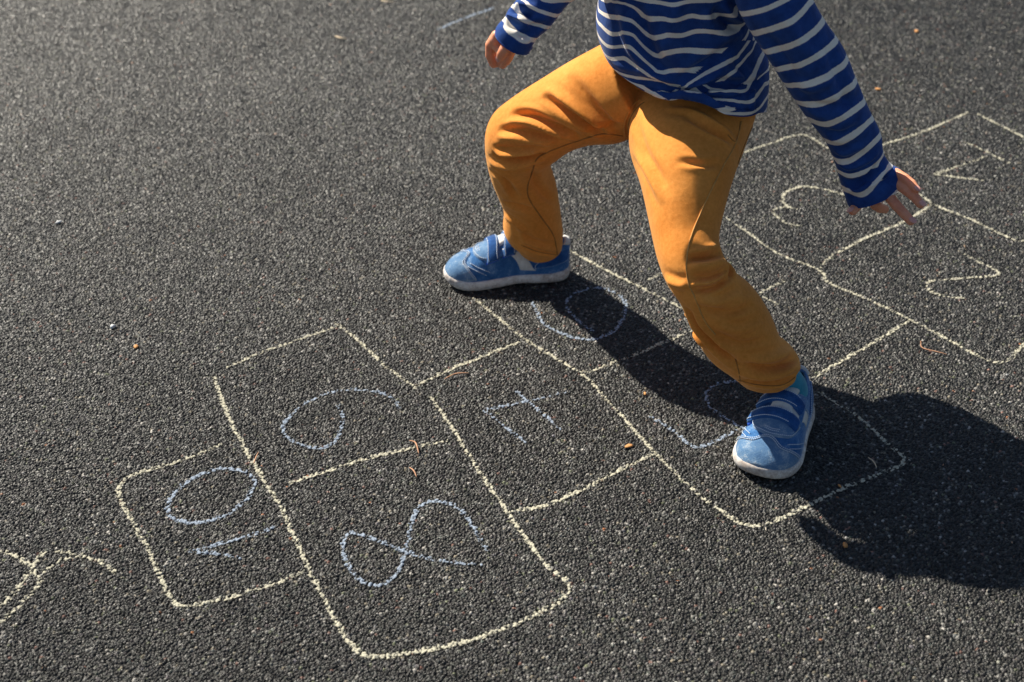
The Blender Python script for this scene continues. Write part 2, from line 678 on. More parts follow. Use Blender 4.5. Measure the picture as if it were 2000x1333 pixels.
del BX, BY, BZ, BC, quads, vcol

# ------------------------------------------------------------------ chalk, dragged over the tops of the granules
cover_noise = rng.random(nx * ny).astype(np.float32)


def chalk(name, strokes, width, mat, parent=None, strength=1.0):
    """strokes: list of pixel polylines measured on the photo's ground, turned into ground lines"""
    W = width / 2
    dist = np.full((rows, cols), 9.0, np.float32)
    along = np.zeros((rows, cols), np.float32)
    used = [rows, 0, cols, 0]
    for st in strokes:
        px = catmull(st, 8) if len(st) > 2 else np.array(st, float)
        P = np.array([ground_at(p)[:2] for p in px])
        P = resample(P, 0.0016)
        nrm = np.gradient(P, axis=0)
        nrm = np.stack([-nrm[:, 1], nrm[:, 0]], 1)
        nrm /= np.linalg.norm(nrm, axis=1)[:, None] + 1e-9
        k = np.convolve(rng.normal(0, 1, len(P) + 40), np.ones(21) / 21, 'valid')[:len(P)]
        if len(k) == len(P): P = P + nrm * k[:, None] * 0.0015
        press = np.convolve(rng.normal(0, 1, len(P) + 80), np.ones(41) / 41, 'valid')[:len(P)] * 1.2
        fadeend = np.clip(np.minimum(np.arange(len(P)), np.arange(len(P))[::-1]) / 18, 0, 1) * 0.5 + 0.5
        for (x, y), pr, fe in zip(P, press, fadeend):
            d = depth_of(y)
            r = int(round(math.log(max(d, .1) / depth_of(Y0)) / (cp * KX)))
            c = int(round(x / d / KX + (cols - 1) / 2))
            k_ = int(W * 1.5 / (KX * d)) + 2
            r0, r1, c0, c1 = max(r - k_, 0), min(r + k_ + 1, rows), max(c - k_, 0), min(c + k_ + 1, cols)
            if r0 >= r1 or c0 >= c1: continue
            dd = np.hypot(GX[r0:r1, c0:c1] - x, GYY[r0:r1, c0:c1] - y)
            w = dist[r0:r1, c0:c1]
            a = along[r0:r1, c0:c1]
            m_ = dd < w
            w[m_] = dd[m_]
            a[m_] = pr + (fe - 1) * 0.9
            used = [min(used[0], r0), max(used[1], r1), min(used[2], c0), max(used[3], c1)]
    r0, r1, c0, c1 = used
    sub = dist[r0:r1, c0:c1]
    inside = sub < W * 1.5
    q = inside[:-1, :-1] & inside[1:, :-1] & inside[:-1, 1:] & inside[1:, 1:]
    vid = -np.ones(inside.shape, np.int64)
    need = np.zeros_like(inside)
    need[:-1, :-1] |= q; need[1:, :-1] |= q; need[:-1, 1:] |= q; need[1:, 1:] |= q
    vid[need] = np.arange(need.sum())
    V = np.stack([GX[r0:r1, c0:c1][need], GYY[r0:r1, c0:c1][need], GZ[r0:r1, c0:c1][need] + 0.0005], 1)
    a_, b_ = np.where(q)
    Fc = np.stack([vid[a_, b_], vid[a_, b_ + 1], vid[a_ + 1, b_ + 1], vid[a_ + 1, b_]], 1)
    hh = GH[r0:r1, c0:c1][need]
    dn = sub[need] / W
    gn = cover_noise[bid[r0:r1, c0:c1][need]]
    cov = 0.41 * strength + 0.42 * (hh - 0.80) + 0.85 * (gn - 0.5) + 0.62 * (0.55 - dn ** 2) + along[r0:r1, c0:c1][need] * 0.34
    o = mesh_obj(name, V, Fc, mat, parent)
    at2 = o.data.attributes.new('cover', 'FLOAT', 'POINT')
    at2.data.foreach_set('value', cov.astype(np.float32))
    return o


grid = bpy.data.objects.new('hopscotch_grid', None)
grid.location = (0, 0, 0)
link(grid)
tag(grid, 'cream chalk hopscotch court of hand drawn boxes on the dark ground', 'hopscotch court')
LINES = [
    ([(418, 735), (435, 785), (470, 860), (505, 920), (545, 985), (580, 1060), (610, 1125), (640, 1185), (670, 1235), (690, 1262), (712, 1279), (745, 1283), (800, 1275), (870, 1262), (950, 1240), (1020, 1212), (1075, 1185), (1103, 1165), (1111, 1148), (1100, 1130), (1075, 1112), (1040, 1070), (1010, 1025), (985, 990), (945, 935), (905, 870), (870, 815), (842, 775)], 1.12),
    ([(440, 718), (500, 693), (570, 667), (655, 638)], .8),
    ([(655, 630), (700, 665), (745, 708), (780, 735), (812, 758)], .85),
    ([(815, 752), (870, 725), (940, 697), (1028, 662)], 1),
    ([(925, 583), (975, 622), (1025, 662), (1080, 697), (1140, 733), (1185, 780), (1230, 830), (1280, 884), (1330, 935), (1390, 985), (1440, 1018), (1480, 1026), (1530, 1010), (1600, 975), (1680, 940), (1765, 902), (1735, 868), (1690, 825), (1640, 790), (1600, 765)], .95),
    ([(565, 944), (640, 920), (720, 895), (790, 878), (870, 860)], .95),
    ([(1000, 998), (1060, 988), (1140, 955), (1210, 918), (1280, 884)], 1),
    ([(430, 868), (370, 893), (310, 912), (262, 926), (238, 942), (232, 965), (250, 1005), (285, 1065), (310, 1120), (332, 1165), (345, 1180), (380, 1181), (440, 1168), (520, 1145), (600, 1115)], 1),
    ([(1115, 490), (1180, 525), (1240, 555), (1290, 580), (1340, 605), (1420, 650), (1520, 715)], .9),
    ([(1145, 727), (1220, 700), (1300, 667), (1355, 642)], .85),
    ([(1590, 737), (1660, 695), (1720, 660), (1778, 625)], .95),
    ([(1408, 418), (1470, 460), (1520, 495), (1600, 527), (1620, 552), (1690, 582), (1770, 620), (1850, 662), (1950, 708), (2000, 672), (2050, 640)], .95),
    ([(1602, 523), (1625, 500), (1690, 465), (1760, 435), (1825, 398)], 1.05),
    ([(1795, 378), (1830, 402), (1900, 430), (1990, 470), (2030, 452)], 1.05),
    ([(1440, 302), (1510, 278), (1568, 263), (1620, 291), (1680, 325)], 1.05),
    ([(1718, 284), (1800, 258), (1890, 219)], 1.05),
    ([(1910, 223), (1960, 247), (2000, 268), (2060, 298)], 1.05),
]
CW = 0.0074
for pl, s_ in LINES:
    chalk('chalk_line', [pl], CW, M['cream'], grid, s_)
NUM = 'chalk numerals in the hopscotch boxes'
o = bpy.data.objects.new('chalk_numeral', None); link(o)
tag(o, 'blue chalk number 10 in the rounded box at the end of the court', 'chalk number', NUM)
chalk('digit', [[(540, 1028), (470, 1050), (370, 1078)], [(370, 1078), (420, 1080), (470, 1090)]], .0080, M['blue'], o, .85)
chalk('digit', [[(498, 940), (480, 922), (430, 915), (370, 938), (335, 970), (328, 1000), (345, 1015), (390, 1020), (440, 1005), (480, 975), (498, 940)]], .0080, M['blue'], o, .85)
for label, strokes, mat, s_ in (
    ('blue chalk number 9 in the box above number 8', [[(780, 800), (765, 775), (720, 762), (660, 763), (600, 785), (565, 815), (552, 840), (570, 860), (620, 876), (655, 860), (670, 820), (660, 790)]], 'blue', .72),
    ('blue chalk number 8 with open loops in the nearest box', [[(950, 1073), (920, 1020), (890, 990), (850, 978), (815, 995), (800, 1040), (790, 1085), (770, 1125), (735, 1143), (695, 1125), (670, 1080), (675, 1045), (700, 1042), (750, 1060), (800, 1080), (870, 1097), (945, 1102)]], 'blue', .9),
    ('blue chalk number 7 with crossbar in the middle box', [[(945, 800), (990, 836), (1030, 865)], [(945, 800), (1020, 785), (1110, 765)], [(1010, 765), (1050, 800), (1095, 838)]], 'blue', .8),
    ('blue chalk number 6 partly in the leg shadow by the side-on shoe', [[(1040, 590), (1060, 630), (1110, 655), (1160, 662), (1205, 640), (1222, 605), (1210, 575), (1165, 562), (1120, 575), (1107, 598), (1125, 622), (1158, 646)]], 'blue', .95),
    ('blue chalk number 5 partly covered by the nearest shoe', [[(1440, 745), (1400, 750), (1378, 775), (1395, 800), (1440, 830), (1475, 845)], [(1270, 813), (1320, 845), (1365, 873), (1440, 838)]], 'blue', .9),
    ('cream chalk number 3 beside the trousers under the striped sleeve', [[(1650, 380), (1600, 367), (1560, 365), (1530, 380), (1535, 400), (1555, 408)], [(1553, 406), (1525, 405), (1510, 415), (1535, 435), (1565, 440)]], 'cream', 1.05),
    ('cream chalk number 2 in the box right of the fingers', [[(1885, 498), (1950, 532), (1920, 540), (1860, 545), (1820, 548), (1810, 560), (1830, 575), (1880, 583)]], 'cream', .8),
    ('cream chalk number 1 in the farthest box', [[(1825, 340), (1880, 322), (1925, 305)], [(1885, 277), (1930, 298), (1970, 318)], [(1825, 340), (1870, 346), (1920, 352)]], 'cream', .85),
):
    tag(chalk('chalk_numeral', strokes, .0074, M[mat], None, s_), label, 'chalk number', NUM)
o = bpy.data.objects.new('chalk_numeral', None); link(o)
tag(o, 'faint cream chalk number 4 behind the bent knee', 'chalk number', NUM)
for st_ in ([(1268, 546), (1292, 533)], [(1480, 574), (1530, 550)], [(1480, 576), (1532, 598)]):
    chalk('chalk_line', [st_], .0074, M['cream'], o, .66)
tag(chalk('chalk_scribble', [[(-40, 1080), (0, 1078), (25, 1082), (55, 1100), (75, 1130), (78, 1138), (60, 1160), (30, 1190), (0, 1215), (-40, 1250)],
                             [(85, 1078), (60, 1110), (30, 1155), (0, 1185), (-40, 1220)], [(80, 1122), (115, 1097), (160, 1085), (200, 1100), (235, 1125)], [(110, 1075), (155, 1085)]], .0085, M['cream'], None, .78),
    'cream chalk scribble of crossing curves at the lower left edge', 'chalk scribble')
tag(chalk('chalk_stroke', [[(855, 58), (900, 38), (965, 15)]], .011, M['blue'], None, 1.15), 'single pale blue chalk stroke on bare ground near the far hand', 'chalk mark')

# ------------------------------------------------------------------ litter
def litter_curve(px, r, mat, name, label, cat, group=None):
    P = np.array([ground_at(p, 0.0012) for p in resample(catmull(px, 5), 3)])
    P[:, 2] += 0.0012 + 0.0012 * np.sin(np.linspace(0, 3.1, len(P)))
    rad = r * (0.35 + 0.65 * np.sin(np.linspace(0.25, 2.9, len(P))))
    tag(tube(name, P, r, M[mat], None, 6, radii=rad), label, cat, group)


NG = 'dry needles and straws on the ground'
litter_curve([(800, 862), (812, 868), (818, 888)], .0011, 'needle', 'dry_needle', 'hooked brown pine needle across the line between boxes 9 and 8', 'needle', NG)
litter_curve([(800, 915), (808, 922), (814, 934)], .0010, 'needle', 'dry_needle', 'short orange pine needle inside box 8 near its upper line', 'needle', NG)
litter_curve([(868, 742), (890, 733), (916, 730)], .0010, 'needle', 'dry_needle', 'reddish pine needle touching the line of box 7', 'needle', NG)
litter_curve([(1798, 668), (1803, 683), (1850, 694)], .0009, 'needle', 'dry_needle', 'bent pale pine needle below box 2', 'needle', NG)
litter_curve([(655, 72), (666, 77), (678, 77)], .0022, 'straw', 'dry_straw', 'curved cream straw on bare ground left of the far hand', 'straw', NG)
litter_curve([(744, 2), (757, 6), (770, 5)], .0020, 'straw', 'dry_straw', 'tan straw at the top edge of the photo', 'straw', NG)
litter_curve([(505, 885), (498, 902), (496, 908)], .0009, 'needle', 'dry_needle', 'tiny red needle beside the long line near box 10', 'needle', NG)
litter_curve([(1695, 895), (1706, 905), (1712, 915)], .0009, 'straw', 'dry_straw', 'thin pale straw lying in the body shadow', 'straw', NG)


def bit(px, size, mat, name, label, cat, h=0.35, group=None, pts=9, seed=1):
    r_ = random.Random(seed)
    c = ground_at(px)
    V, Fc = [], []
    ang = r_.random() * 3
    for k in range(pts):
        q = 2 * math.pi * k / pts
        rr = size * (0.7 + 0.5 * r_.random())
        x, y = rr * math.cos(q) * 1.35, rr * math.sin(q) * 0.8
        V.append((c[0] + x * math.cos(ang) - y * math.sin(ang), c[1] + x * math.sin(ang) + y * math.cos(ang), c[2] + 0.0006))
    for k in range(pts):
        v = np.array(V[k]); m_ = c + (v - c) * 0.62
        V.append((m_[0], m_[1], c[2] + size * h * (0.8 + 0.5 * r_.random()) + 0.0006))
    V.append((c[0], c[1], c[2] + size * h * 1.25 + .0006))
    for k in range(pts):
        k2 = (k + 1) % pts
        Fc.append((k, k2, pts + k2, pts + k)); Fc.append((pts + k, pts + k2, 2 * pts))
    Fc.append(tuple(range(pts))[::-1])
    tag(mesh_obj(name, V, Fc, M[mat]), label, cat, group)


bit((220, 640), .0044, 'pebble', 'pebble', 'small white pebble alone on the ground at the left', 'pebble', .7, seed=3)
bit((266, 678), .0042, 'leaf', 'leaf_bit', 'orange brown dry leaf scrap just below the white pebble', 'leaf scrap', .3, seed=5)
bit((114, 435), .0046, 'pebble', 'pebble', 'pale pebble near the left edge above the white one', 'pebble', .4, seed=8)
bit((1790, 62), .0060, 'leaf', 'leaf_bit', 'brown leaf scrap on the ground beyond the long sleeve', 'leaf scrap', .3, seed=11)
bit((1650, 1066), .0042, 'leaf', 'leaf_bit', 'bright orange leaf scrap at the lower edge of the body shadow', 'leaf scrap', .5, seed=12)
bit((1228, 872), .0050, 'leaf', 'leaf_bit', 'flat rust leaf scrap beside the line of box 7', 'leaf scrap', .2, seed=14)
bit((1715, 175), .0055, 'leaf', 'leaf_bit', 'dull brown leaf scrap close beside the striped sleeve', 'leaf scrap', .25, seed=15)
bit((1260, 770), .0030, 'leaf', 'leaf_bit', 'tiny tan leaf scrap near the edge of the leg shadow', 'leaf scrap', .4, seed=17)
bit((1640, 950), .0026, 'leaf', 'leaf_bit', 'tiny orange leaf scrap inside the body shadow by the near line', 'leaf scrap', .5, seed=19)

V, Fc = [], []
for k in range(420):
    d = rng.uniform(1.30, 3.1)
    x, y = rng.uniform(-.44, .44) * d, (d - CAM_H * sp) / cp
    r_ = rng.choice([.0006, .0008, .0011, .0015], p=[.4, .35, .2, .05])
    a = rng.uniform(0, 6.28)
    b = len(V)
    L_, W_ = r_ * rng.uniform(1, 2.6), r_ * .8
    for dx, dy, dz in ((-1, -1, 0), (1, -.7, 0), (1.2, .9, 0), (-.8, 1, 0), (-.3, -.2, 1.2), (.5, .1, 1.0)):
        V.append((x + dx * L_ * math.cos(a) - dy * W_ * math.sin(a), y + dx * L_ * math.sin(a) + dy * W_ * math.cos(a), .0004 + dz * r_))
    Fc += [tuple(b + i for i in f) for f in ((0, 1, 5, 4), (1, 2, 5), (2, 3, 4, 5), (3, 0, 4))]
gm = Nodes('grit')
gi = gm.new('ShaderNodeNewGeometry').outputs['Random Per Island']
grit = mesh_obj('grit', V, Fc, gm.set(Base_Color=gm.ramp(gi, [(0.0, (.42, .36, .28)), (0.35, (.5, .47, .42)), (0.6, (.34, .2, .11)), (0.85, (.2, .19, .16)), (1.0, (.5, .26, .14))]), Roughness=.8), None, False)
tag(grit, 'scattered pale and tan grit over the dark ground', 'grit', kind='stuff')

# ------------------------------------------------------------------ the child: skeleton (metres)
SIDE = np.array([0.73, -0.68, 0.0])               # from the child's right to its left
FACE = np.array([-0.68, -0.73, 0.0])              # the way the child faces
UP = np.array([0, 0, 1.0])
PELV = np.array([0.223, 1.575, 0.418])
CHEST = np.array([0.205, 1.538, 0.566])
NECK = np.array([0.187, 1.508, 0.686])
SH_L = CHEST + SIDE * 0.105 + UP * 0.085
SH_R = CHEST - SIDE * 0.105 + UP * 0.085
HIP_L = PELV + SIDE * 0.062 - UP * 0.025
HIP_R = PELV - SIDE * 0.062 - UP * 0.02
KNEE_R, ANK_R = np.array([0.004, 1.655, 0.275]), np.array([0.058, 1.715, 0.075])
KNEE_L, ANK_L = np.array([0.225, 1.345, 0.255]), np.array([0.372, 1.365, 0.078])
YW_L, YW_R = 1.48, 1.444
WRI_L, WRI_R = at((1692, 325), YW_L + .012), at((1006, 70), YW_R)
ELB_L = at((1610, 160), 1.325)
ELB_R = at((1095, -45), 1.60)

yl, yr = YW_L, YW_R
RLEG = [
    px_station((1012, 475), (1095, 499), 1.717, .95),
    px_station((1002, 460), (1098, 483), 1.714, .95),
    px_station((984, 438), (1099, 462), 1.708, .95),
    px_station((984, 405), (1095, 422), 1.700, .95),
    px_station((967, 356), (1087, 374), 1.690, 1.0),
    px_station((954, 325), (1076, 330), 1.675, 1.0),
    px_station((949, 272), (1082, 304), 1.655, 1.0),
    px_station((960, 228), (1104, 296), 1.640, 1.0),
    px_station((1002, 190), (1132, 287), 1.632, 1.0),
    px_station((1060, 153), (1166, 282), 1.625, 1.0),
    px_station((1120, 118), (1204, 281), 1.615, 1.0),
    px_station((1180, 88), (1238, 268), 1.605, 1.0),
    px_station((1235, 60), (1290, 250), 1.585, 1.0),
]
LLEG = [
    px_station((1441, 740), (1567, 719), 1.349, .95),
    px_station((1428, 726), (1565, 711), 1.348, .95),
    px_station((1404, 706), (1556, 694), 1.346, .95),
    px_station((1372, 680), (1528, 668), 1.343, .95),
    px_station((1346, 627), (1508, 622), 1.340, .95),
    px_station((1330, 594), (1478, 572), 1.338, .95),
    px_station((1303, 556), (1440, 535), 1.340, .98),
    px_station((1288, 515), (1412, 503), 1.353, 1.08),
    px_station((1276, 465), (1404, 465), 1.380, 1.15),
    px_station((1263, 400), (1418, 400), 1.420, 1.2),
    px_station((1248, 335), (1437, 336), 1.462, 1.1),
    px_station((1229, 280), (1462, 268), 1.510, .84),
    px_station((1232, 215), (1478, 212), 1.552, .62),
    px_station((1255, 160), (1460, 165), 1.590, .55),
]
TORSO = [
    px_station((1208, 146), (1497, 214), 1.562, 1.08),
    px_station((1196, 124), (1500, 186), 1.565, 1.04),
    px_station((1184, 98), (1502, 136), 1.566, .96),
    px_station((1172, 72), (1497, 100), 1.562, .90),
    px_station((1164, 40), (1480, 62), 1.554, .88),
    px_station((1169, 0), (1468, 15), 1.545, .86),
    px_station((1182, -70), (1475, -60), 1.535, .82),
    w_station(CHEST + UP * .055, np.array([.094, 0, 0]), .80),
    w_station(CHEST + UP * .095, np.array([.070, 0, 0]), .72),
    w_station(NECK - UP * .012, np.array([.040, 0, 0]), .95),
    w_station(NECK + UP * .004, np.array([.037, 0, 0]), 1.0),
]
SLEEVE_L = [
    px_station((1659, 404), (1767, 340), yl, .72),
    px_station((1655, 392), (1757, 331), yl, .74),
    px_station((1645, 362), (1738, 318), yl + .004, .82),
    px_station((1631, 318), (1723, 294), yl - .002, .85),
    px_station((1611, 275), (1718, 256), yl - .004, .9),
    px_station((1572, 224), (1697, 212), yl - .009, .95),
    px_station((1532, 165), (1674, 158), yl - .014, .95),
    px_station((1498, 112), (1648, 95), yl - .020, .95),
    px_station((1468, 66), (1613, 43), yl - .026, .95),
    px_station((1438, 10), (1586, -5), yl - .031, .95),
    px_station((1418, -70), (1556, -80), yl - .034, .9),
    px_station((1412, -150), (1510, -160), yl - .036, .8),
    w_station(CHEST + UP * .070 + SIDE * .045, np.array([.034, 0, 0]), .9),
]
SLEEVE_R = [
    px_station((969, 60), (1032, 106), yr, .92),
    px_station((972, 50), (1038, 95), yr, .95),
    px_station((985, 36), (1048, 76), yr + .006, .95),
    px_station((992, 22), (1071, 56), yr + .012, .95),
    px_station((1008, 2), (1090, 33), yr + .020, 1.0),
    px_station((1024, -25), (1118, 2), yr + .028, 1.0),
    px_station((1042, -58), (1180, -25), yr + .038, 1.0),
    px_station((1082, -128), (1236, -60), yr + .062, .95),
    px_station((1132, -172), (1286, -90), yr + .092, .9),
    w_station(CHEST + UP * .070 - SIDE * .045, np.array([.034, 0, 0]), .9),
]

body = ([], [])
SH_L, SH_R = SLEEVE_L[-2][:3], SLEEVE_R[-2][:3]
seg_ = [(PELV + UP * .01, .054, PELV + UP * .08, .050), (PELV + UP * .08, .050, CHEST, .052), (CHEST, .052, CHEST + UP * .06, .045),
        (CHEST + UP * .065, .036, SH_L, .024), (CHEST + UP * .065, .036, SH_R, .024), (CHEST + UP * .08, .038, NECK, .030), (NECK, .029, NECK * .5 + np.array([.223, 1.42, .800]) * .5, .030)]


def inside(stations, k, lo=.0, hi=9.0):
    """the limb inside a garment: one tapered length after the other along its middle"""
    S = catmull(np.array(stations), 4)
    r = np.clip(np.linalg.norm(S[:, 3:6], axis=1) * np.minimum(S[:, 6], 1) * k, lo, hi)
    for i in range(len(S) - 1): seg_.append((S[i, :3], r[i], S[i + 1, :3], r[i + 1]))


inside(RLEG[:-1], .62)
inside(LLEG[:-1], .60)
inside(SLEEVE_L[1:], .40, .012, .024)
inside(SLEEVE_R[1:], .40, .012, .024)
ANK_R, ANK_L = RLEG[0][:3], LLEG[0][:3]
for s_ in seg_: add_capsule(body, *s_)
TO_R = np.array([-0.993, -0.115, 0]); TO_L = np.array([-0.44, -0.898, 0])
HEEL_L = np.array([.3945, 1.3940, .0])
HEEL_R = np.array([.0915, 1.7265, .0])
for ank, to, heel in ((ANK_R, TO_R, HEEL_R), (ANK_L, TO_L, HEEL_L)):
    add_capsule(body, ank, .021, heel + to * .058 + UP * .040, .019)
    add_capsule(body, heel + to * .058 + UP * .040, .019, heel + to * .135 + UP * .028, .013)
# head and face
HEAD = NECK + np.array([.036, -.088, .114])
LOOK = FACE * 0.88 - UP * 0.47; LOOK = LOOK / np.linalg.norm(LOOK)
HUP = np.cross(LOOK, np.cross(UP, LOOK)); HUP /= np.linalg.norm(HUP)
HSD = np.cross(LOOK, HUP)
add_ellipsoid(body, HEAD + HUP * .025 - LOOK * .008, (LOOK * .086, HSD * .070, HUP * .080))
add_ellipsoid(body, HEAD - HUP * .035 + LOOK * .022, (LOOK * .056, HSD * .052, HUP * .060))
add_capsule(body, HEAD + LOOK * .074 + HUP * .002, .006, HEAD + LOOK * .088 - HUP * .020, .0095)
for s in (-1, 1):
    add_ellipsoid(body, HEAD + HSD * s * .072 - HUP * .006 - LOOK * .012, (LOOK * .014, HSD * .008, HUP * .022), 14, 8)
    add_capsule(body, HEAD + LOOK * .078 + HSD * s * .002 - HUP * .047, .0045, HEAD + LOOK * .073 + HSD * s * .014 - HUP * .046, .003)
    add_ellipsoid(body, HEAD + LOOK * .062 + HSD * s * .03 - HUP * .022, (LOOK * .014, HSD * .018, HUP * .016), 14, 8)

# hands: palms and five fingers each
nails = []


def finger(px, Ys, r0, r1, nail=None, k=1.0):
    r0, r1 = r0 * k, r1 * k
    P = [at(p, Y) for p, Y in zip(px, Ys)]
    n = len(P) - 1
    for i in range(n):
        a = r0 + (r1 - r0) * i / n
        b = r0 + (r1 - r0) * (i + 1) / n
        add_capsule(body, P[i], a, P[i + 1], b, 16, 5)
        if 0 < i: add_ellipsoid(body, P[i], [np.eye(3)[k] * a * 1.06 for k in range(3)], 14, 8)
    t = P[-1] - P[-2]; t /= np.linalg.norm(t)
    if nail is not None:
        nails.append((P[-1], t, r1, np.array(nail, float)))
    return P


BK = -FWD                                         # towards the viewer, roughly the back of the left hand
yl = YW_L
pl_ = [at((1700, 345), yl), at((1722, 372), yl - .008)]
add_capsule(body, WRI_L, .0120, at((1712, 352), yl + .004), .0125)
for a, b in (((1722, 345), (1752, 352)), ((1715, 352), (1744, 364)), ((1705, 362), (1730, 380)), ((1696, 368), (1708, 396))):
    add_capsule(body, at(a, yl), .0090, at(b, yl - .008), .0070)
NB = BK * .6 + np.array([.10, 0, .6])
finger([(1750, 338), (1768, 349), (1781, 359), (1789, 370)], [yl - .004, yl - .018, yl - .028, yl - .038], .0064, .0053, NB)
finger([(1744, 354), (1769, 371), (1787, 386), (1798, 399)], [yl - .008, yl - .026, yl - .040, yl - .051], .0070, .0058, NB)
finger([(1728, 374), (1750, 401), (1766, 418), (1779, 432)], [yl - .012, yl - .036, yl - .052, yl - .064], .0072, .0059, NB)
finger([(1706, 388), (1710, 401), (1719, 407), (1728, 409)], [yl - .010, yl - .018, yl - .012, yl - .004], .0072, .0060, None)
finger([(1692, 372), (1681, 394), (1673, 404), (1666, 412)], [yl - .002, yl - .012, yl - .018, yl - .024], .0074, .0063, np.array([-.7, -.5, .1]))
yr = YW_R
add_capsule(body, WRI_R + np.array([0, .006, 0]), .0125, at((995, 84), yr + .006), .0125)
for a, b in (((985, 72), (966, 78)), ((990, 80), (973, 92)), ((995, 86), (984, 96)), ((1002, 88), (994, 99))):
    add_capsule(body, at(a, yr + .005), .0085, at(b, yr), .0072)
finger([(970, 70), (958, 88), (957, 108), (964, 125)], [yr, yr + .008, yr + .018, yr + .026], .0070, .0056, None, k=.97)
finger([(978, 84), (967, 96), (967, 112), (971, 124)], [yr + .014, yr + .022, yr + .030, yr + .036], .0070, .0055, None, k=.97)
finger([(992, 92), (992, 104), (988, 116), (981, 126)], [yr, yr + .006, yr + .014, yr + .022], .0074, .0060, None, k=.97)
finger([(1000, 92), (997, 104), (993, 114), (988, 122)], [yr + .012, yr + .020, yr + .028, yr + .034], .0064, .0052, None, k=.97)
finger([(994, 84), (986, 96), (980, 104), (978, 111)], [yr - .010, yr - .014, yr - .010, yr - .004], .0072, .0058, BK + np.array([-.25, 0, 0]), k=.97)

person = mesh_obj('person', body[0], body[1], M['skin'])
remeshed(person, 0.0014, 4, 0.45)
tag(person, 'child in striped top and mustard trousers mid hop on the hopscotch court', 'person')
body_bvh = bvh_of(person.data)
for tip, t, r, nb in nails:
    nb = nb / np.linalg.norm(nb)
    nb = nb - t * (nb @ t); nb /= np.linalg.norm(nb)
    sd = np.cross(t, nb)
    acc = ([], [])
    add_ellipsoid(acc, tip + nb * r * .70 + t * r * .42, (t * r * 1.05, sd * r * .74, nb * r * .36), 16, 10)
    mesh_obj('fingernail', acc[0], acc[1], M['nail'], person)
for s in (-1, 1):
    acc = ([], [])
    ec = HEAD + LOOK * .0665 + HSD * s * .026 + HUP * .010
    add_ellipsoid(acc, ec, (LOOK * .009, HSD * .0115, HUP * .0085), 16, 10)
    e = mesh_obj('eye', acc[0], acc[1], M['eye'], person)
    acc = ([], [])
    add_ellipsoid(acc, ec + LOOK * .0065, (LOOK * .0034, HSD * .005, HUP * .005), 14, 8)
    mesh_obj('iris', acc[0], acc[1], M['iris'], e)
acc = ([], [])
add_ellipsoid(acc, HEAD + HUP * .038 - LOOK * .018, (LOOK * .086, HSD * .078, HUP * .078))
add_ellipsoid(acc, HEAD + HUP * .002 - LOOK * .040, (LOOK * .058, HSD * .074, HUP * .070))
for k in range(70):
    a = random.uniform(-2.6, 2.6); b = random.uniform(.0, 1.2)
    d = -LOOK * math.cos(a) * math.cos(b) + HSD * math.sin(a) * math.cos(b) + HUP * math.sin(b)
    p = HEAD + HUP * .030 - LOOK * .016 + d * .072
    add_capsule(acc, p, .012, p - HUP * .028 + d * .012, .004, 8, 3)
hair = mesh_obj('hair', acc[0], acc[1], M['hair'], person)
remeshed(hair, .004, 2)

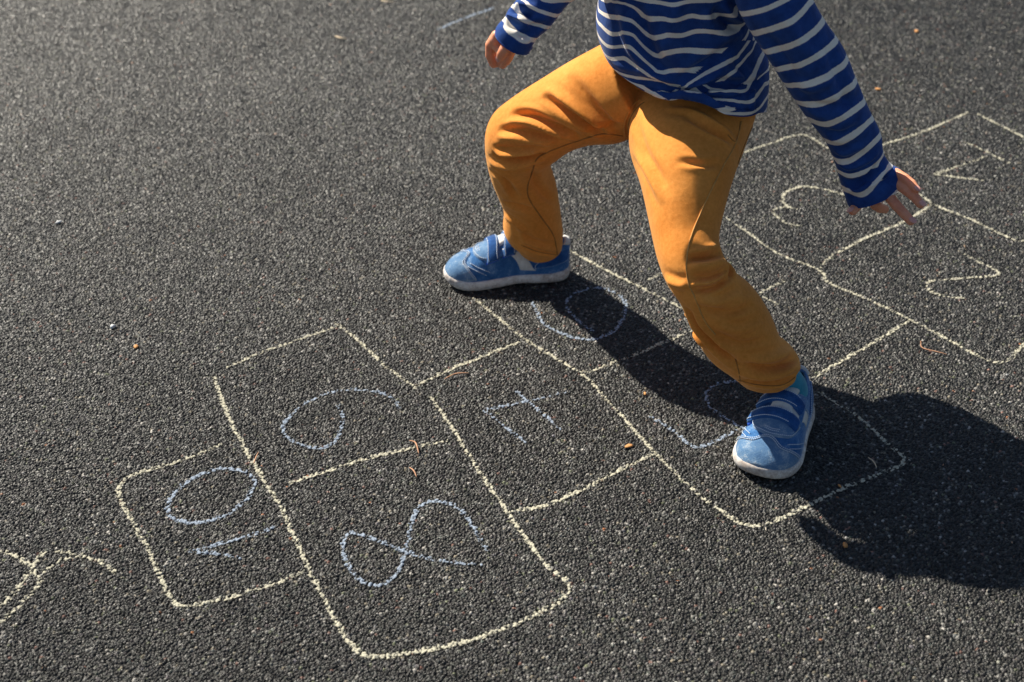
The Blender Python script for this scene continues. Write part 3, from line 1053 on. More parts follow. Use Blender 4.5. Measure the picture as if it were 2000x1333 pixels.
# ------------------------------------------------------------------ trousers
acc = ([], [])
ends = []
for st in (RLEG, LLEG):
    V, Fc, C, T = loft(st, 10, 56)
    V, F2 = capped(V, Fc, 56)
    b = len(acc[0])
    acc[0].extend(V)
    acc[1].extend(tuple(b + i for i in f) for f in F2)
    ends.append((C[0], -T[0]))
add_ellipsoid(acc, PELV - FACE * .01, (SIDE * .088, FACE * .068, UP * .075))
trousers = mesh_obj('trousers', acc[0], acc[1], M['trousers'], person)
remeshed(trousers, 0.0020, 16, 0.5)
folds(trousers, [
    # right thigh, fanned from the crotch to the knee
    ([(1060, 186), (1098, 213), (1144, 243), (1186, 264)], .0060, -.0058),
    ([(1066, 172), (1108, 199), (1150, 228), (1196, 256)], .0070, .0030),
    ([(1111, 146), (1138, 182), (1174, 225), (1208, 258)], .0085, -.0036),
    ([(996, 222), (1039, 226), (1085, 246), (1135, 268)], .0055, -.0052),
    ([(990, 236), (1036, 240), (1084, 258), (1126, 272)], .0050, .0030),
    ([(974, 252), (1032, 257), (1098, 275)], .0050, -.0050),
    ([(968, 268), (1020, 274), (1080, 282)], .0050, .0034),
    ([(962, 289), (1009, 292), (1052, 288)], .0045, -.0040),
    ([(962, 301), (985, 313), (1030, 310), (1068, 302)], .0052, -.0075),
    ([(955, 318), (990, 326), (1040, 322)], .0060, .0035),
    ([(1140, 262), (1182, 250), (1214, 240)], .0050, -.0028),
    # right shin
    ([(956, 334), (986, 352), (1010, 388)], .0060, -.0035),
    ([(1040, 330), (1046, 360), (1066, 384), (1086, 392)], .0060, -.0030),
    ([(983, 396), (1010, 402), (1046, 412)], .0060, -.0030),
    ([(984, 420), (1010, 440), (1030, 470)], .0060, .0030),
    ([(1010, 445), (1040, 470), (1085, 480)], .0055, -.0030),
    ([(1020, 478), (1050, 490), (1088, 497)], .0042, -.0024),
    # left thigh
    ([(1341, 228), (1393, 256), (1437, 276)], .0055, -.0035),
    ([(1300, 212), (1360, 222), (1420, 262), (1446, 290)], .0055, .0028),
    ([(1322, 314), (1378, 322), (1410, 318)], .0050, -.0022),
    ([(1240, 232), (1262, 300), (1300, 366)], .0080, -.0022),
    ([(1234, 290), (1268, 340), (1296, 400)], .0070, .0022),
    # left knee
    ([(1343, 506), (1383, 501), (1410, 490)], .0050, -.0060),
    ([(1340, 524), (1385, 520), (1420, 510)], .0060, .0040),
    ([(1346, 546), (1390, 540), (1428, 522)], .0045, -.0040),
    ([(1350, 567), (1393, 562), (1430, 536)], .0046, -.0065),
    ([(1420, 512), (1428, 526), (1428, 542)], .0035, -.0050),
    ([(1300, 545), (1322, 556), (1345, 560)], .0060, .0030),
    # left shin
    ([(1352, 584), (1400, 590), (1450, 574)], .0060, .0035),
    ([(1378, 606), (1426, 612), (1470, 594)], .0055, -.0038),
    ([(1341, 600), (1362, 640), (1395, 675), (1446, 718)], .0060, -.0058),
    ([(1339, 612), (1352, 645), (1376, 680)], .0050, .0030),
    ([(1393, 652), (1445, 672), (1501, 662)], .0060, -.0036),
    ([(1390, 632), (1440, 645), (1490, 632)], .0060, .0028),
    ([(1450, 698), (1500, 700), (1550, 682)], .0060, .0036),
    ([(1455, 715), (1511, 718), (1560, 696)], .0050, -.0055),
    ([(1440, 730), (1505, 736), (1563, 715)], .0052, .0036),
    ([(1445, 744), (1511, 750), (1565, 730)], .0045, -.0040),
], 3, 1.25)
for c, a in ends:
    open_end(trousers, c - a * .002, a, .085)
folds_noise = trousers
seam_bvh = bvh_of(trousers.data)


def seam(poly, r, mat, lift=.0, step=3.0):
    P, N = drape(seam_bvh, poly, step)
    if P is None: return
    k = np.ones(5) / 5
    Pp = np.vstack([P[:1]] * 2 + [P] + [P[-1:]] * 2)
    P = np.stack([np.convolve(Pp[:, i], k, 'valid') for i in range(3)], 1)
    tube('seam', P + N * lift, r, M[mat], trousers, 6)


seam([(1254, 194), (1236, 208), (1222, 236), (1220, 258), (1226, 276)], .0017, 'trousers', .0002)
seam([(1260, 199), (1242, 213), (1229, 238), (1227, 262)], .0006, 'dark_thread', .0003)
seam([(1218, 266), (1177, 262), (1131, 275), (1085, 291), (1050, 309), (1040, 335), (1031, 362), (1033, 388), (1058, 426), (1081, 460), (1089, 500)], .0011, 'dark_thread', .0001)
seam([(1448, 236), (1437, 280), (1416, 318), (1393, 363), (1369, 415), (1350, 462), (1341, 509), (1344, 552), (1357, 580), (1376, 626), (1398, 655)], .0010, 'thread', .0003)
seam([(1480, 222), (1468, 250), (1452, 288), (1440, 322)], .0009, 'dark_thread', .0002)
seam([(1446, 236), (1438, 278), (1420, 262)], .0006, 'dark_thread', .0002)
seam([(1436, 700), (1444, 730), (1446, 752)], .0008, 'dark_thread', .0002)
seam([(1440, 742), (1480, 752), (1530, 752), (1566, 726)], .0006, 'dark_thread', .0003)
seam([(1016, 478), (1050, 492), (1092, 499)], .0006, 'dark_thread', .0003)
solidify(trousers, .0022)

# ------------------------------------------------------------------ striped shirt


def stripes(o, regions, back=None):
    """regions: list of (polygon or None, [(value, polyline)]); face-corner attribute 'stripe'"""
    me = o.data
    bvh = bvh_of(me)
    v = verts_of(me)
    ncr = len(me.loops)
    lv = np.empty(ncr, np.int32); me.loops.foreach_get('vertex_index', lv)
    npoly = len(me.polygons)
    lt = np.empty(npoly, np.int32); me.polygons.foreach_get('loop_total', lt)
    cen = np.empty(npoly * 3, np.float32); me.polygons.foreach_get('center', cen); cen = cen.reshape(-1, 3).astype(float)
    nor = np.empty(npoly * 3, np.float32); me.polygons.foreach_get('normal', nor); nor = nor.reshape(-1, 3)
    front = ((cen - CAMP) * nor).sum(1) < 0
    pc = project(cen)
    reg = np.zeros(npoly, int)
    fields = []
    for ri, (poly, items) in enumerate(regions):
        if poly is not None:
            x, y = pc[:, 0], pc[:, 1]
            ins = np.zeros(npoly, bool)
            for i in range(len(poly)):
                (x1, y1), (x2, y2) = poly[i], poly[(i + 1) % len(poly)]
                cr = ((y1 > y) != (y2 > y)) & (x < (x2 - x1) * (y - y1) / ((y2 - y1) or 1e-9) + x1)
                ins ^= cr
            reg[ins & front] = ri
        X, val = [], []
        for value, pl in items:
            P, N = drape(bvh, pl, 14, 4)
            if P is None: continue
            X.append(P); val.append(np.full(len(P), float(value)))
        if ri == 0 and back:
            for value, P in back:
                X.append(np.array([P])); val.append(np.array([float(value)]))
        X = np.vstack(X); val = np.concatenate(val)
        K = np.linalg.norm(X[:, None] - X[None], axis=2)
        K[np.diag_indices(len(X))] += 0.0006
        Pm = np.c_[np.ones(len(X)), X]
        A = np.block([[-K, Pm], [Pm.T, np.zeros((4, 4))]])
        A[np.arange(len(X), len(X) + 4), np.arange(len(X), len(X) + 4)] += 1e-9
        sol = np.linalg.lstsq(A, np.r_[val, np.zeros(4)], rcond=None)[0]
        f = np.empty(len(v))
        for s in range(0, len(v), 4000):
            q = v[s:s + 4000]
            f[s:s + 4000] = -np.linalg.norm(q[:, None] - X[None], axis=2) @ sol[:len(X)] + np.c_[np.ones(len(q)), q] @ sol[len(X):]
        fields.append(f)
    cr = np.repeat(reg, lt)
    outv = np.empty(ncr, np.float32)
    for ri, f in enumerate(fields):
        s = cr == ri
        outv[s] = f[lv[s]]
    a = me.attributes.new('stripe', 'FLOAT', 'CORNER')
    a.data.foreach_set('value', outv)


def zs(pts, k, ox_, oy_):
    return [(ox_ + x / k, oy_ + y / k) for x, y in pts]


def T5(*p): return zs(p, 5.0, 1130, 0)
def T6(*p): return zs(p, 3.03, 1400, 0)
def T4(*p): return zs(p, 8.886, 920, 0)
def T7(*p): return zs(p, 3.736, 1160, 90)


V, Fc, C, T = loft(TORSO, 40, 340, .95)
# the hem rides up over the thigh: lift the lowest rows of the front
G = V.reshape(-1, 340, 3)
hem_px = np.array([(1190, 132), (1240, 166), (1278, 190), (1312, 202), (1347, 194), (1382, 200), (1408, 224), (1440, 230), (1468, 230), (1486, 222), (1500, 212), (1520, 205)], float)
rad = G[0] - C[0]
toward = (rad @ (CAMP - C[0])) / (np.linalg.norm(rad, axis=1) * np.linalg.norm(CAMP - C[0]))
pxy = project(G[0])
lift = (pxy[:, 1] - np.interp(pxy[:, 0], hem_px[:, 0], hem_px[:, 1])) * ((G[0] - CAMP) @ FWD) / FPX / .82 * np.clip(toward / .5 + .1, 0, 1)
lift = np.convolve(np.r_[lift[-6:], lift, lift[:6]], np.ones(13) / 13, 'valid')
R_ = 95
for r in range(R_): G[r] += T[r] * lift[:, None] * (1 - r / R_)
V = G.reshape(-1, 3)
shirt = mesh_obj('shirt', V, Fc, M['shirt'], person)
folds(shirt, [
    # wavy front hanging forward
    (T5((560, 60), (610, 200), (650, 400), (740, 580), (830, 740)), .0100, -.0060),
    (T5((420, 60), (470, 230), (500, 380), (560, 520), (680, 700)), .0110, .0052),
    (T5((960, 20), (900, 200), (860, 380), (850, 560)), .0100, .0040),
    (T5((1120, 40), (1100, 200), (1120, 380), (1150, 540)), .0110, -.0034),
    (T5((1330, 60), (1360, 160), (1460, 260), (1580, 300)), .0070, -.0075),
    (T5((1400, 40), (1480, 130), (1600, 210)), .0060, .0040),
    (T5((1420, 180), (1520, 250), (1620, 290)), .0050, -.0050),
    # bloused lower front, the roll above the hem and the creases at the side seam
    (T7((150, 150), (300, 200), (480, 250), (640, 285), (780, 250), (940, 215), (1140, 240)), .0100, .0036),
    (T7((160, 185), (400, 245), (520, 285), (640, 322), (800, 290), (940, 262), (1150, 290)), .0070, -.0040),
    (T7((560, 310), (720, 205), (820, 130), (960, 30), (1020, -30)), .0085, -.0042),
    (T7((640, 330), (800, 225), (940, 150), (1040, 90)), .0080, .0030),
    (T7((1020, 100), (1080, 190), (1145, 280)), .0045, -.0032),
    (T7((940, 250), (1060, 270), (1150, 285), (1240, 220)), .0050, -.0034),
    (T7((700, 345), (820, 325), (960, 350), (1100, 370)), .0070, .0030),
    (T7((580, 350), (700, 355), (780, 375)), .0050, -.0024),
    (T7((1150, 300), (1160, 400), (1150, 500)), .0045, .0024),
])
backpts = []
for zz in np.linspace(.40, .70, 7):
    for dx_, dy_ in ((.0, .085), (.07, .06), (-.06, .06), (.09, .02)):
        c = PELV + (CHEST - PELV) * (zz - PELV[2]) / (CHEST[2] - PELV[2])
        backpts.append((2.0 + (0.575 - zz) / 0.0285, c + np.array([dx_, dy_, 0])))
stripes(shirt, [
    (None, [
        (-1, T5((250, -170), (600, -130), (920, -95), (1250, -130))),
        (0, T5((250, -75), (600, 3), (760, 20), (920, 50), (1050, 20), (1200, 10), (1320, 5))),
        (1, T5((240, 0), (340, 12), (470, 40), (560, 85), (640, 170), (700, 195), (800, 180), (940, 205), (1100, 155), (1200, 175), (1330, 165))),
        (2, T5((195, 100), (280, 160), (400, 180), (530, 210), (600, 280), (680, 350), (760, 380), (870, 340), (1000, 355), (1150, 305), (1300, 310), (1430, 325), (1500, 290), (1560, 275))),
        (3, T5((180, 190), (240, 270), (330, 340), (450, 325), (530, 340), (600, 420), (680, 500), (770, 550), (880, 510), (1050, 490), (1200, 505), (1380, 500))),
        (4, T5((285, 455), (380, 465), (480, 450), (560, 510), (640, 590), (720, 660), (790, 720), (900, 690), (1050, 690), (1180, 685))),
        (5, T5((315, 575), (350, 585), (430, 560), (520, 620), (620, 690), (720, 760), (800, 800))),
    ]),
    (T7((600, 318), (720, 212), (800, 150), (960, 30), (1030, -40), (1400, -40), (1400, 170), (1285, 170), (1150, 288), (940, 255), (800, 283), (640, 325)), [
        (-.5, T7((615, 308), (740, 203), (900, 82), (1015, -15))),
        (0, T7((640, 305), (730, 250), (820, 195), (930, 145), (1040, 92), (1080, 40), (1112, -5))),
        (.5, T7((800, 270), (930, 200), (1025, 130), (1090, 65), (1150, 0))),
        (1, T7((945, 240), (1000, 200), (1060, 140), (1120, 68))),
        (1.5, T7((1050, 230), (1130, 130), (1180, 20))),
        (2, T7((1140, 275), (1180, 190), (1240, 45))),
        (2.5, T7((1185, 250), (1265, 110))),
        (3, T7((1195, 242), (1270, 185))),
    ]),
    (T7((110, 150), (150, 168), (400, 228), (520, 275), (600, 318), (640, 325), (800, 283), (940, 255), (1150, 288), (1285, 170), (1450, 150), (1450, 800), (600, 800), (100, 300)), [
        (-.4, T7((200, 185), (330, 215), (430, 236))),
        (0, T7((155, 180), (200, 205), (280, 225), (400, 240))),
        (.5, T7((260, 262), (360, 290), (470, 290), (560, 320))),
        (1, T7((380, 338), (440, 355), (500, 335))),
        (1.5, T7((500, 380), (560, 350), (640, 332))),
        (2, T7((570, 408), (620, 388), (680, 350), (740, 312))),
        (2.45, T7((690, 372), (760, 362))),
        (1.5, T7((780, 308), (830, 345), (900, 358), (1000, 362), (1100, 375), (1165, 320))),
        (.6, T7((850, 285), (920, 283), (1000, 295), (1100, 295))),
        (1, T7((825, 295), (880, 318), (965, 333))),
        (2, T7((850, 398), (900, 387), (1000, 395), (1100, 410), (1150, 406), (1190, 360), (1245, 280))),
        (2.45, T7((930, 430), (1050, 445), (1150, 448), (1210, 405))),
    ]),
], backpts)
solidify(shirt, .0018)


def sleeve(stations, fold_items, stripe_items, n=14, seg=110):
    V, Fc, C, T = loft(stations, n, seg, .96)
    o = mesh_obj('sleeve', V, Fc, M['shirt'], shirt)
    folds(o, fold_items, 3, 1.6)
    stripes(o, [(None, stripe_items)])
    solidify(o, .0018)
    return o


sl_l = sleeve(SLEEVE_L, [
    (T6((705, 960), (780, 990), (870, 960), (960, 900)), .0050, .0030),
    (T6((735, 1060), (800, 1085), (880, 1060), (960, 980), (1000, 940)), .0052, -.0034),
    (T6((950, 960), (930, 1010), (880, 1080)), .0040, -.0040),
    (T6((765, 1110), (850, 1130), (930, 1070), (1010, 980)), .0060, .0032),
    (T6((520, 600), (640, 640), (760, 610), (860, 560)), .0090, -.0030),
    (T6((650, 250), (700, 400), (760, 560), (800, 700)), .0080, -.0025),
    (T6((480, 500), (560, 520), (700, 470)), .0080, .0028),
    (T6((640, 780), (740, 800), (860, 740)), .0070, -.0034),
    (T6((690, 890), (760, 905), (880, 850)), .0060, .0024),
    (T6((300, 200), (380, 330), (470, 480)), .0090, -.0028),
    (T6((640, 140), (720, 270), (770, 380), (830, 500)), .0022, .0016),
    (T6((400, 60), (460, 200), (560, 360)), .0090, .0025),
], [
    (-1, T6((150, -25), (270, -50), (380, -95))),
    (0, T6((165, 82), (280, 58), (400, 3))),
    (1, T6((215, 200), (350, 165), (470, 110), (545, 20))),
    (2, T6((280, 305), (400, 285), (530, 225), (600, 165), (632, 115))),
    (3, T6((345, 410), (480, 390), (600, 330), (680, 270), (710, 225))),
    (4, T6((410, 505), (540, 500), (660, 450), (750, 385), (768, 360))),
    (5, T6((485, 610), (600, 620), (720, 570), (815, 495))),
    (6, T6((560, 710), (640, 740), (760, 690), (870, 610))),
    (7, T6((665, 840), (720, 850), (830, 785), (925, 695))),
    (8, T6((705, 950), (770, 960), (880, 890), (965, 805))),
    (9, T6((730, 1020), (780, 1045), (860, 1025), (945, 985))),
    (10, T6((775, 1130), (850, 1160), (920, 1110), (980, 1030), (1040, 960))),
    (10.42, T6((785, 1185), (870, 1205), (960, 1150), (1090, 1005))),
])
sl_r = sleeve(SLEEVE_R, [
    (T4((640, 260), (720, 320), (860, 330), (960, 420)), .0050, .0045),
    (T4((620, 350), (720, 450), (860, 500)), .0050, -.0022),
    (T4((860, 180), (980, 240), (1100, 330)), .0060, -.0030),
    (T4((780, 60), (880, 110), (1000, 200)), .0060, .0030),
    (T4((800, 560), (920, 600), (1040, 600)), .0050, -.0030),
    (T4((1000, 420), (1150, 470), (1280, 480)), .0060, -.0030),
], [
    (0, T4((1150, -110), (1260, 10), (1360, 28), (1500, 10), (1690, 5))),
    (1, T4((890, 10), (960, 60), (1020, 120), (1150, 170), (1300, 230), (1480, 280))),
    (2, T4((800, 70), (795, 180), (840, 290), (960, 370), (1050, 410), (1200, 440), (1335, 480))),
    (3, T4((615, 360), (640, 440), (740, 550), (880, 650), (980, 710), (1055, 690))),
    (3.42, T4((480, 520), (560, 660), (720, 800), (900, 880), (1010, 830))),
    (3.55, T4((460, 560), (600, 760), (800, 890), (960, 915))),
])

# ------------------------------------------------------------------ shoes (left shoe modelled, right one mirrored)
LEN = .205
XS = np.array([0, .004, .012, .03, .06, .09, .12, .15, .172, .188, .198, .2035, .205])
LAT = np.array([.004, .0150, .0230, .0290, .0310, .0325, .0365, .0395, .0365, .0285, .0190, .0095, .002])
MED = np.array([-.004, -.0150, -.0225, -.0270, -.0265, -.0265, -.0315, -.0370, -.0360, -.0300, -.0215, -.0125, -.004])
XT = np.array([0, .01, .03, .055, .078, .092, .105, .12, .135, .15, .165, .18, .192, .200, .205])
TOP = np.array([.064, .068, .066, .062, .074, .077, .0725, .066, .0595, .0535, .0485, .0435, .0375, .030, .022])


def lat(x): return np.interp(x, XS, LAT)
def med(x): return np.interp(x, XS, MED)
def top(x): return np.interp(x, XT, TOP)
def sole_top(x): return .0155 + .004 * np.clip((x - .16) / .045, 0, 1) ** 2 + .003 * np.clip((.03 - x) / .03, 0, 1)


def smoothed(fn, x):
    return np.mean([fn(np.clip(x + d, 0, LEN)) for d in np.linspace(-.007, .007, 7)], axis=0)


def upper_pt(x, a, off=0.0):
    """a runs from 0 (lateral foot edge) over the instep (0.5) to 1 (medial foot edge)"""
    x = np.asarray(x, float); a = np.asarray(a, float)

    def base(x, a):
        l, m = lat(x) - .0015, med(x) + .0015
        l = np.where((x > .02) & (x < .185), smoothed(lat, x) - .0015, l)
        m = np.where((x > .02) & (x < .185), smoothed(med, x) + .0015, m)
        zt = smoothed(top, x); zb = sole_top(x) - .004
        c, w = (l + m) / 2, (l - m) / 2
        q = a * np.pi
        rr = np.clip((x - .05) / .05, 0, 1)
        py = .62 + .30 * rr
        cx = np.sign(np.cos(q)) * np.abs(np.cos(q)) ** py
        sz = np.abs(np.sin(q)) ** (.80 - .05 * rr)
        nar = 1 - .22 * np.clip((.10 - x) / .06, 0, 1) * np.sin(q)
        xx = x
        return np.stack([xx + 0 * a, c + w * cx * nar, zb + (zt - zb) * sz], -1)
    p = base(x, a)
    if off:
        e = 1e-3
        du = base(np.clip(x + e, 0, LEN), a) - base(np.clip(x - e, 0, LEN), a)
        dv = base(x, np.clip(a + e, 0, 1)) - base(x, np.clip(a - e, 0, 1))
        n = np.cross(dv, du)
        n /= np.linalg.norm(n, axis=-1)[..., None] + 1e-12
        p = p + n * off
    return p


def patch(name, outline, mat, parent, xf, off=.001, thick=.0018, nu=26, nv=12, puff=0.0):
    """outline: four corner-to-corner edges as (x,a) lists: bottom, top -> a quad strip between them"""
    lo = resample(catmull(outline[0], 6), 1e9) if False else None
    A = catmull(outline[0], 8); B = catmull(outline[1], 8)
    ta = np.linspace(0, len(A) - 1, nu); tb = np.linspace(0, len(B) - 1, nu)
    A = np.stack([np.interp(ta, np.arange(len(A)), A[:, k]) for k in (0, 1)], 1)
    B = np.stack([np.interp(tb, np.arange(len(B)), B[:, k]) for k in (0, 1)], 1)
    t = np.linspace(0, 1, nv)[:, None, None]
    G = A[None] * (1 - t) + B[None] * t
    rim = np.minimum.outer(np.minimum(np.arange(nv), np.arange(nv)[::-1]), np.minimum(np.arange(nu), np.arange(nu)[::-1]))
    lift = off + thick * np.clip(rim / 1.5, 0, 1) ** .5 + puff * np.sin(np.linspace(0, np.pi, nv))[:, None] * np.sin(np.linspace(0, np.pi, nu))[None]
    P0 = upper_pt(G[..., 0], G[..., 1], 1e-9)
    P1 = upper_pt(G[..., 0], G[..., 1], 1.0)
    N = P1 - P0
    V = np.concatenate([(P0 + N * lift[..., None]).reshape(-1, 3), (P0 - N * .001).reshape(-1, 3)])
    idx = np.arange(nu * nv).reshape(nv, nu)
    Fc = []
    K = nu * nv
    for i in range(nv - 1):
        for j in range(nu - 1):
            q = (idx[i, j], idx[i, j + 1], idx[i + 1, j + 1], idx[i + 1, j])
            Fc.append(q); Fc.append(tuple(K + x for x in q[::-1]))
    ring = list(idx[0, :]) + list(idx[1:, -1]) + list(idx[-1, -2::-1]) + list(idx[-2:0, 0])
    for i in range(len(ring)):
        a_, b_ = ring[i], ring[(i + 1) % len(ring)]
        Fc.append((a_, K + a_, K + b_, b_))
    o = mesh_obj(name, xf(V), Fc, mat, parent)
    fix_normals(o)
    return o


def fix_normals(o):
    bm = bmesh.new(); bm.from_mesh(o.data)
    bmesh.ops.recalc_face_normals(bm, faces=bm.faces)
    bm.to_mesh(o.data); bm.free()
    o.data.polygons.foreach_set('use_smooth', np.ones(len(o.data.polygons), bool))


def make_shoe(heel, fwd, mirror, label, length=LEN, wide=1.0, shift=.0):
    fwd = np.array(fwd, float); fwd /= np.linalg.norm(fwd)
    side = np.cross(UP, fwd)
    my = -1 if mirror else 1

    def xf(V):
        V = np.asarray(V)
        return heel + V[..., 0:1] * (length / LEN) * fwd + my * wide * V[..., 1:2] * side + V[..., 2:3] * UP
    # upper
    xs = np.r_[np.linspace(.0005, .02, 10), np.linspace(.022, .185, 60), np.linspace(.187, .2045, 18)]
    aa = np.linspace(0, 1, 61)
    Xg, Ag = np.meshgrid(xs, aa, indexing='ij')
    P = upper_pt(Xg, Ag)
    na, nxs = len(aa), len(xs)
    idx = np.arange(nxs * na).reshape(nxs, na)
    Fc = []
    for i in range(nxs - 1):
        for j in range(na - 1):
            x, a = xs[i], (aa[j] + aa[j + 1]) / 2
            hole = .012 < x < .080 and abs(a - .5) < .19 * math.sin(math.pi * (x - .008) / .075) ** .5 if .012 < x < .080 else False
            if not hole: Fc.append((idx[i, j], idx[i, j + 1], idx[i + 1, j + 1], idx[i + 1, j]))
    Fc.append(tuple(idx[0, :])[::-1]); Fc.append(tuple(idx[-1, :]))
    sh = mesh_obj('shoe', xf(P.reshape(-1, 3)), Fc, M['suede'], person)
    fix_normals(sh)
    solidify(sh, .0028)
    if label: sh['label'] = label
    # sole: outline swept up with a soft bulge
    xo = np.r_[np.linspace(0, .02, 12), np.linspace(.024, .18, 40), np.linspace(.183, .205, 16)]
    out = [(x, float(lat(x)) if not (.02 < x < .185) else float(smoothed(lat, x))) for x in xo] + [(x, float(med(x)) if not (.02 < x < .185) else float(smoothed(med, x))) for x in xo[::-1]]
    out = np.array(out)
    cx = np.array([.10, 0.0])
    V, Fc = [], []
    prof = [(.0, -.0035), (.0015, -.0012), (.006, .0008), (.011, .0018), (.016, .0014), (.0195, .0004), (.0205, -.0016), (.0200, -.0050)]
    nrm = np.roll(out, -1, 0) - np.roll(out, 1, 0)
    nrm = np.stack([nrm[:, 1], -nrm[:, 0]], 1)
    nrm /= np.linalg.norm(nrm, axis=1)[:, None]
    if ((out - cx) * nrm).sum() < 0: nrm = -nrm
    for z, o_ in prof:
        for (x, y), nn in zip(out, nrm):
            zz = z / .0205 * (float(sole_top(x)) + .0025)
            zz += .0075 * max(0, (x - .165) / .04) ** 2 * (1 - z / .03)
            arch = .0022 * math.exp(-((x - .085) / .025) ** 2) * (1 if z < .003 else .4)
            V.append((x + nn[0] * o_, y + nn[1] * o_, zz + arch))
    m_ = len(out)
    for i in range(len(prof) - 1):
        for k in range(m_):
            k2 = (k + 1) % m_
            Fc.append((i * m_ + k, i * m_ + k2, (i + 1) * m_ + k2, (i + 1) * m_ + k))
    Fc.append(tuple(range(m_))[::-1]); Fc.append(tuple((len(prof) - 1) * m_ + k for k in range(m_)))
    fix_normals(mesh_obj('sole', xf(np.array(V)), Fc, M['rubber'], sh))
    # overlays; (x, a)
    patch('toe_cap', [[(.155, .04), (.166, .2), (.173, .36), (.162, .5), (.173, .64), (.166, .8), (.155, .96)], [(.2035, .03), (.2040, .2), (.2042, .36), (.2043, .5), (.2042, .64), (.2040, .8), (.2035, .97)]], M['suede_worn'], sh, xf, .0001, .0010, 40, 16)
    e = shift
    patch('eyestay', [[(.128, .24), (.146 + e, .30), (.155 + e, .40), (.158 + e, .5), (.155 + e, .60), (.146 + e, .70), (.128, .76)], [(.122, .27), (.122, .34), (.122, .42), (.122, .5), (.122, .58), (.122, .66), (.122, .73)]], M['suede_worn'], sh, xf, .0010, .0022, 30, 14)
    for lo_, hi_ in ((.14, .26), (.86, .74)):
        s_ = 1 if lo_ < .5 else -1
        fw = .0
        if s_ > 0: lo_, hi_, fw = .19, .40, .020
        patch('side_stripe', [[(.060 + fw, lo_ - .085 * s_), (.068 + fw, lo_ - .01 * s_), (.078 + fw, lo_ + .08 * s_), (.090 + fw, hi_ + .06 * s_)], [(.084 + fw, lo_ - .085 * s_), (.090 + fw, lo_ - .01 * s_), (.101 + fw, lo_ + .08 * s_), (.113 + fw * .7, hi_ + .06 * s_)]], M['leather'], sh, xf, .0003, .0012, 16, 14)
        patch('heel_counter', [[(.0015, .5 - .40 * s_), (.020, .5 - .41 * s_), (.045, .5 - .42 * s_), (.066, .5 - .42 * s_)], [(.0015, .5 - .26 * s_), (.018, .5 - .27 * s_), (.038, .5 - .31 * s_), (.060, .5 - .38 * s_)]], M['suede_dark'], sh, xf, .0003, .0012, 16, 10)
        patch('strap_anchor', [[(.066, .5 - .27 * s_), (.080, .5 - .275 * s_), (.104, .5 - .28 * s_), (.124, .5 - .27 * s_)], [(.070, .5 - .20 * s_), (.084, .5 - .19 * s_), (.104, .5 - .19 * s_), (.122, .5 - .20 * s_)]], M['suede'], sh, xf, .0006, .0016, 22, 8)
    patch('heel_tab', [[(.0012, .30), (.0008, .40), (.0008, .5), (.0008, .60), (.0012, .70)], [(.014, .335), (.011, .41), (.010, .5), (.011, .59), (.014, .665)]], M['leather'], sh, xf, .0008, .0024, 20, 8)
    patch('tongue', [[(.070, .40), (.066, .45), (.065, .5), (.066, .55), (.070, .60)], [(.122, .38), (.122, .44), (.122, .5), (.122, .56), (.122, .62)]], M['leather'], sh, xf, .0010, .0028, 14, 16, .0015)
    straps = []
    for x0, x1, e0 in ((.088 + shift, .107 + shift, .36), (.115 + shift, .134 + shift, .38)):
        d = .003
        st = patch('strap', [[(x0 + d + .002, e0), (x0 + d, .30), (x0, .40), (x0 - .001, .5), (x0, .6), (x0 + d, .72), (x0 + d, .79)],
                             [(x1 + d - .002, e0), (x1 + d, .30), (x1, .40), (x1 - .001, .5), (x1, .6), (x1 + d, .72), (x1 + d, .79)]],
                   M['suede_dark'], sh, xf, .0042, .0030, 44, 10, .0012)
        straps.append(st)
        for xe, off in ((x0 + .0025, .0074), (x1 - .0025, .0074)):
            a_ = np.linspace(e0 + .02, .77, 160)
            xx = xe + np.interp(a_, [e0, .3, .4, .5, .6, .72, .79], [d, d, 0, -.001, 0, d, d])
            tube('stitching', xf(upper_pt(xx, a_, off)), .00060, M['stitch'], sh, 5)
        # webbing loop beside the strap end
        patch('strap_loop', [[(x0 + .001, .745), (x0 + .003, .78), (x0 + .004, .80)], [(x1 + .003, .745), (x1 + .005, .78), (x1 + .005, .80)]], M['webbing'], sh, xf, .0018, .0020, 12, 8)

    def st(pts, off=.0016, r=.00060):
        q = catmull(pts, 24)
        tube('stitching', xf(upper_pt(q[:, 0], q[:, 1], off)), r, M['stitch'], sh, 5)
    st([(.156, .06), (.166, .2), (.172, .35), (.163, .5), (.172, .64), (.166, .8), (.156, .94)], .0020)
    st([(.159, .06), (.169, .2), (.175, .35), (.166, .5), (.175, .64), (.169, .8), (.159, .94)], .0020)
    st([(.130, .26), (.144 + e, .31), (.152 + e, .40), (.1555 + e, .5), (.152 + e, .60), (.144 + e, .69), (.130, .74)], .0036)
    st([(.149 + e, .44), (.151 + e, .5), (.149 + e, .56)], .0036)
    st([(.146 + e, .44), (.148 + e, .5), (.146 + e, .56)], .0036)
    for s_ in (1, -1):
        st([(.134, .5 - .40 * s_), (.150, .5 - .31 * s_), (.164, .5 - .20 * s_)], .0010)
        st([(.140, .5 - .42 * s_), (.156, .5 - .33 * s_), (.168, .5 - .24 * s_)], .0010)
    for s_ in (1, -1):
        q = [(.080, .5 - .43 * s_), (.076, .5 - .38 * s_), (.086, .5 - .30 * s_)]
        st(q, .0009)
        st([(.060, .5 - .44 * s_), (.058, .5 - .38 * s_), (.040, .5 - .30 * s_), (.016, .5 - .25 * s_)], .0018)
    return sh


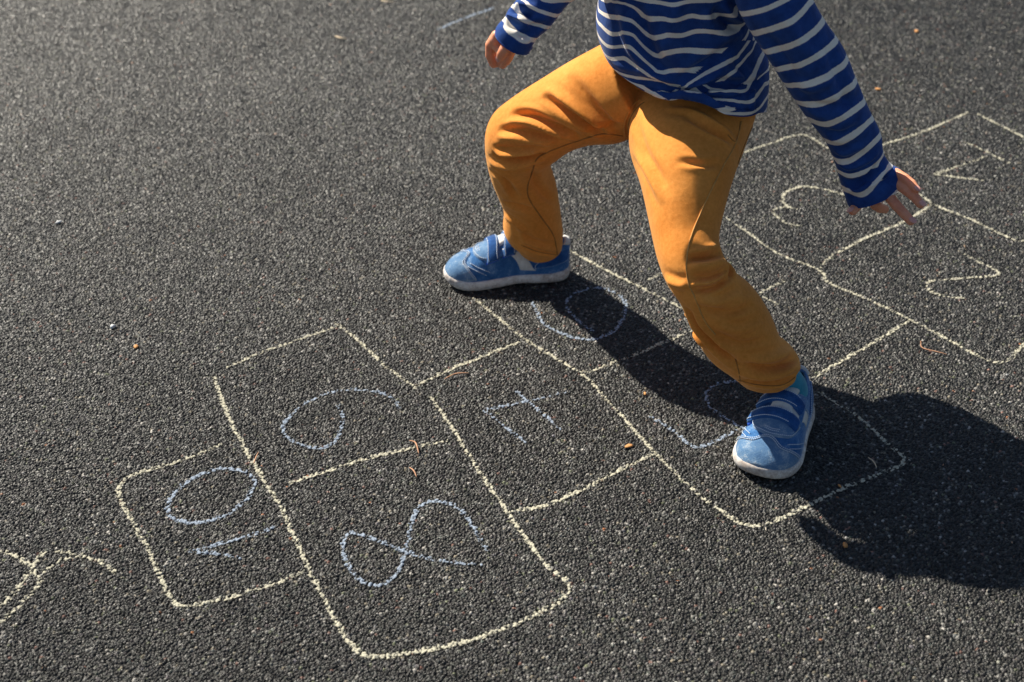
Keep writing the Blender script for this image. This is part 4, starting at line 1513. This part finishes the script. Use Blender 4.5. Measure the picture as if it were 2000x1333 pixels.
make_shoe(HEEL_L, TO_L, False, 'blue suede shoe pointing towards the viewer', .179, 1.14, .005)
make_shoe(HEEL_R, TO_R, True, 'blue suede shoe seen from its inner side', .200, 1.0)
for ank, to, heel in ((ANK_L, TO_L, HEEL_L), (ANK_R, TO_R, HEEL_R)):
    b = heel + to * .045
    st_ = [w_station(b + UP * .03, to * .031, .74), w_station(b + UP * .050, to * .031, .74), w_station(b * .75 + ank * .25 + UP * .045, to * .029, .8), w_station(ank + UP * .008, to * .027, .85)]
    V, Fc, C, T = loft(st_, 5, 32, 1.0)
    sk_ = mesh_obj('sock', V, Fc, M['sock'], person)
    solidify(sk_, .002)
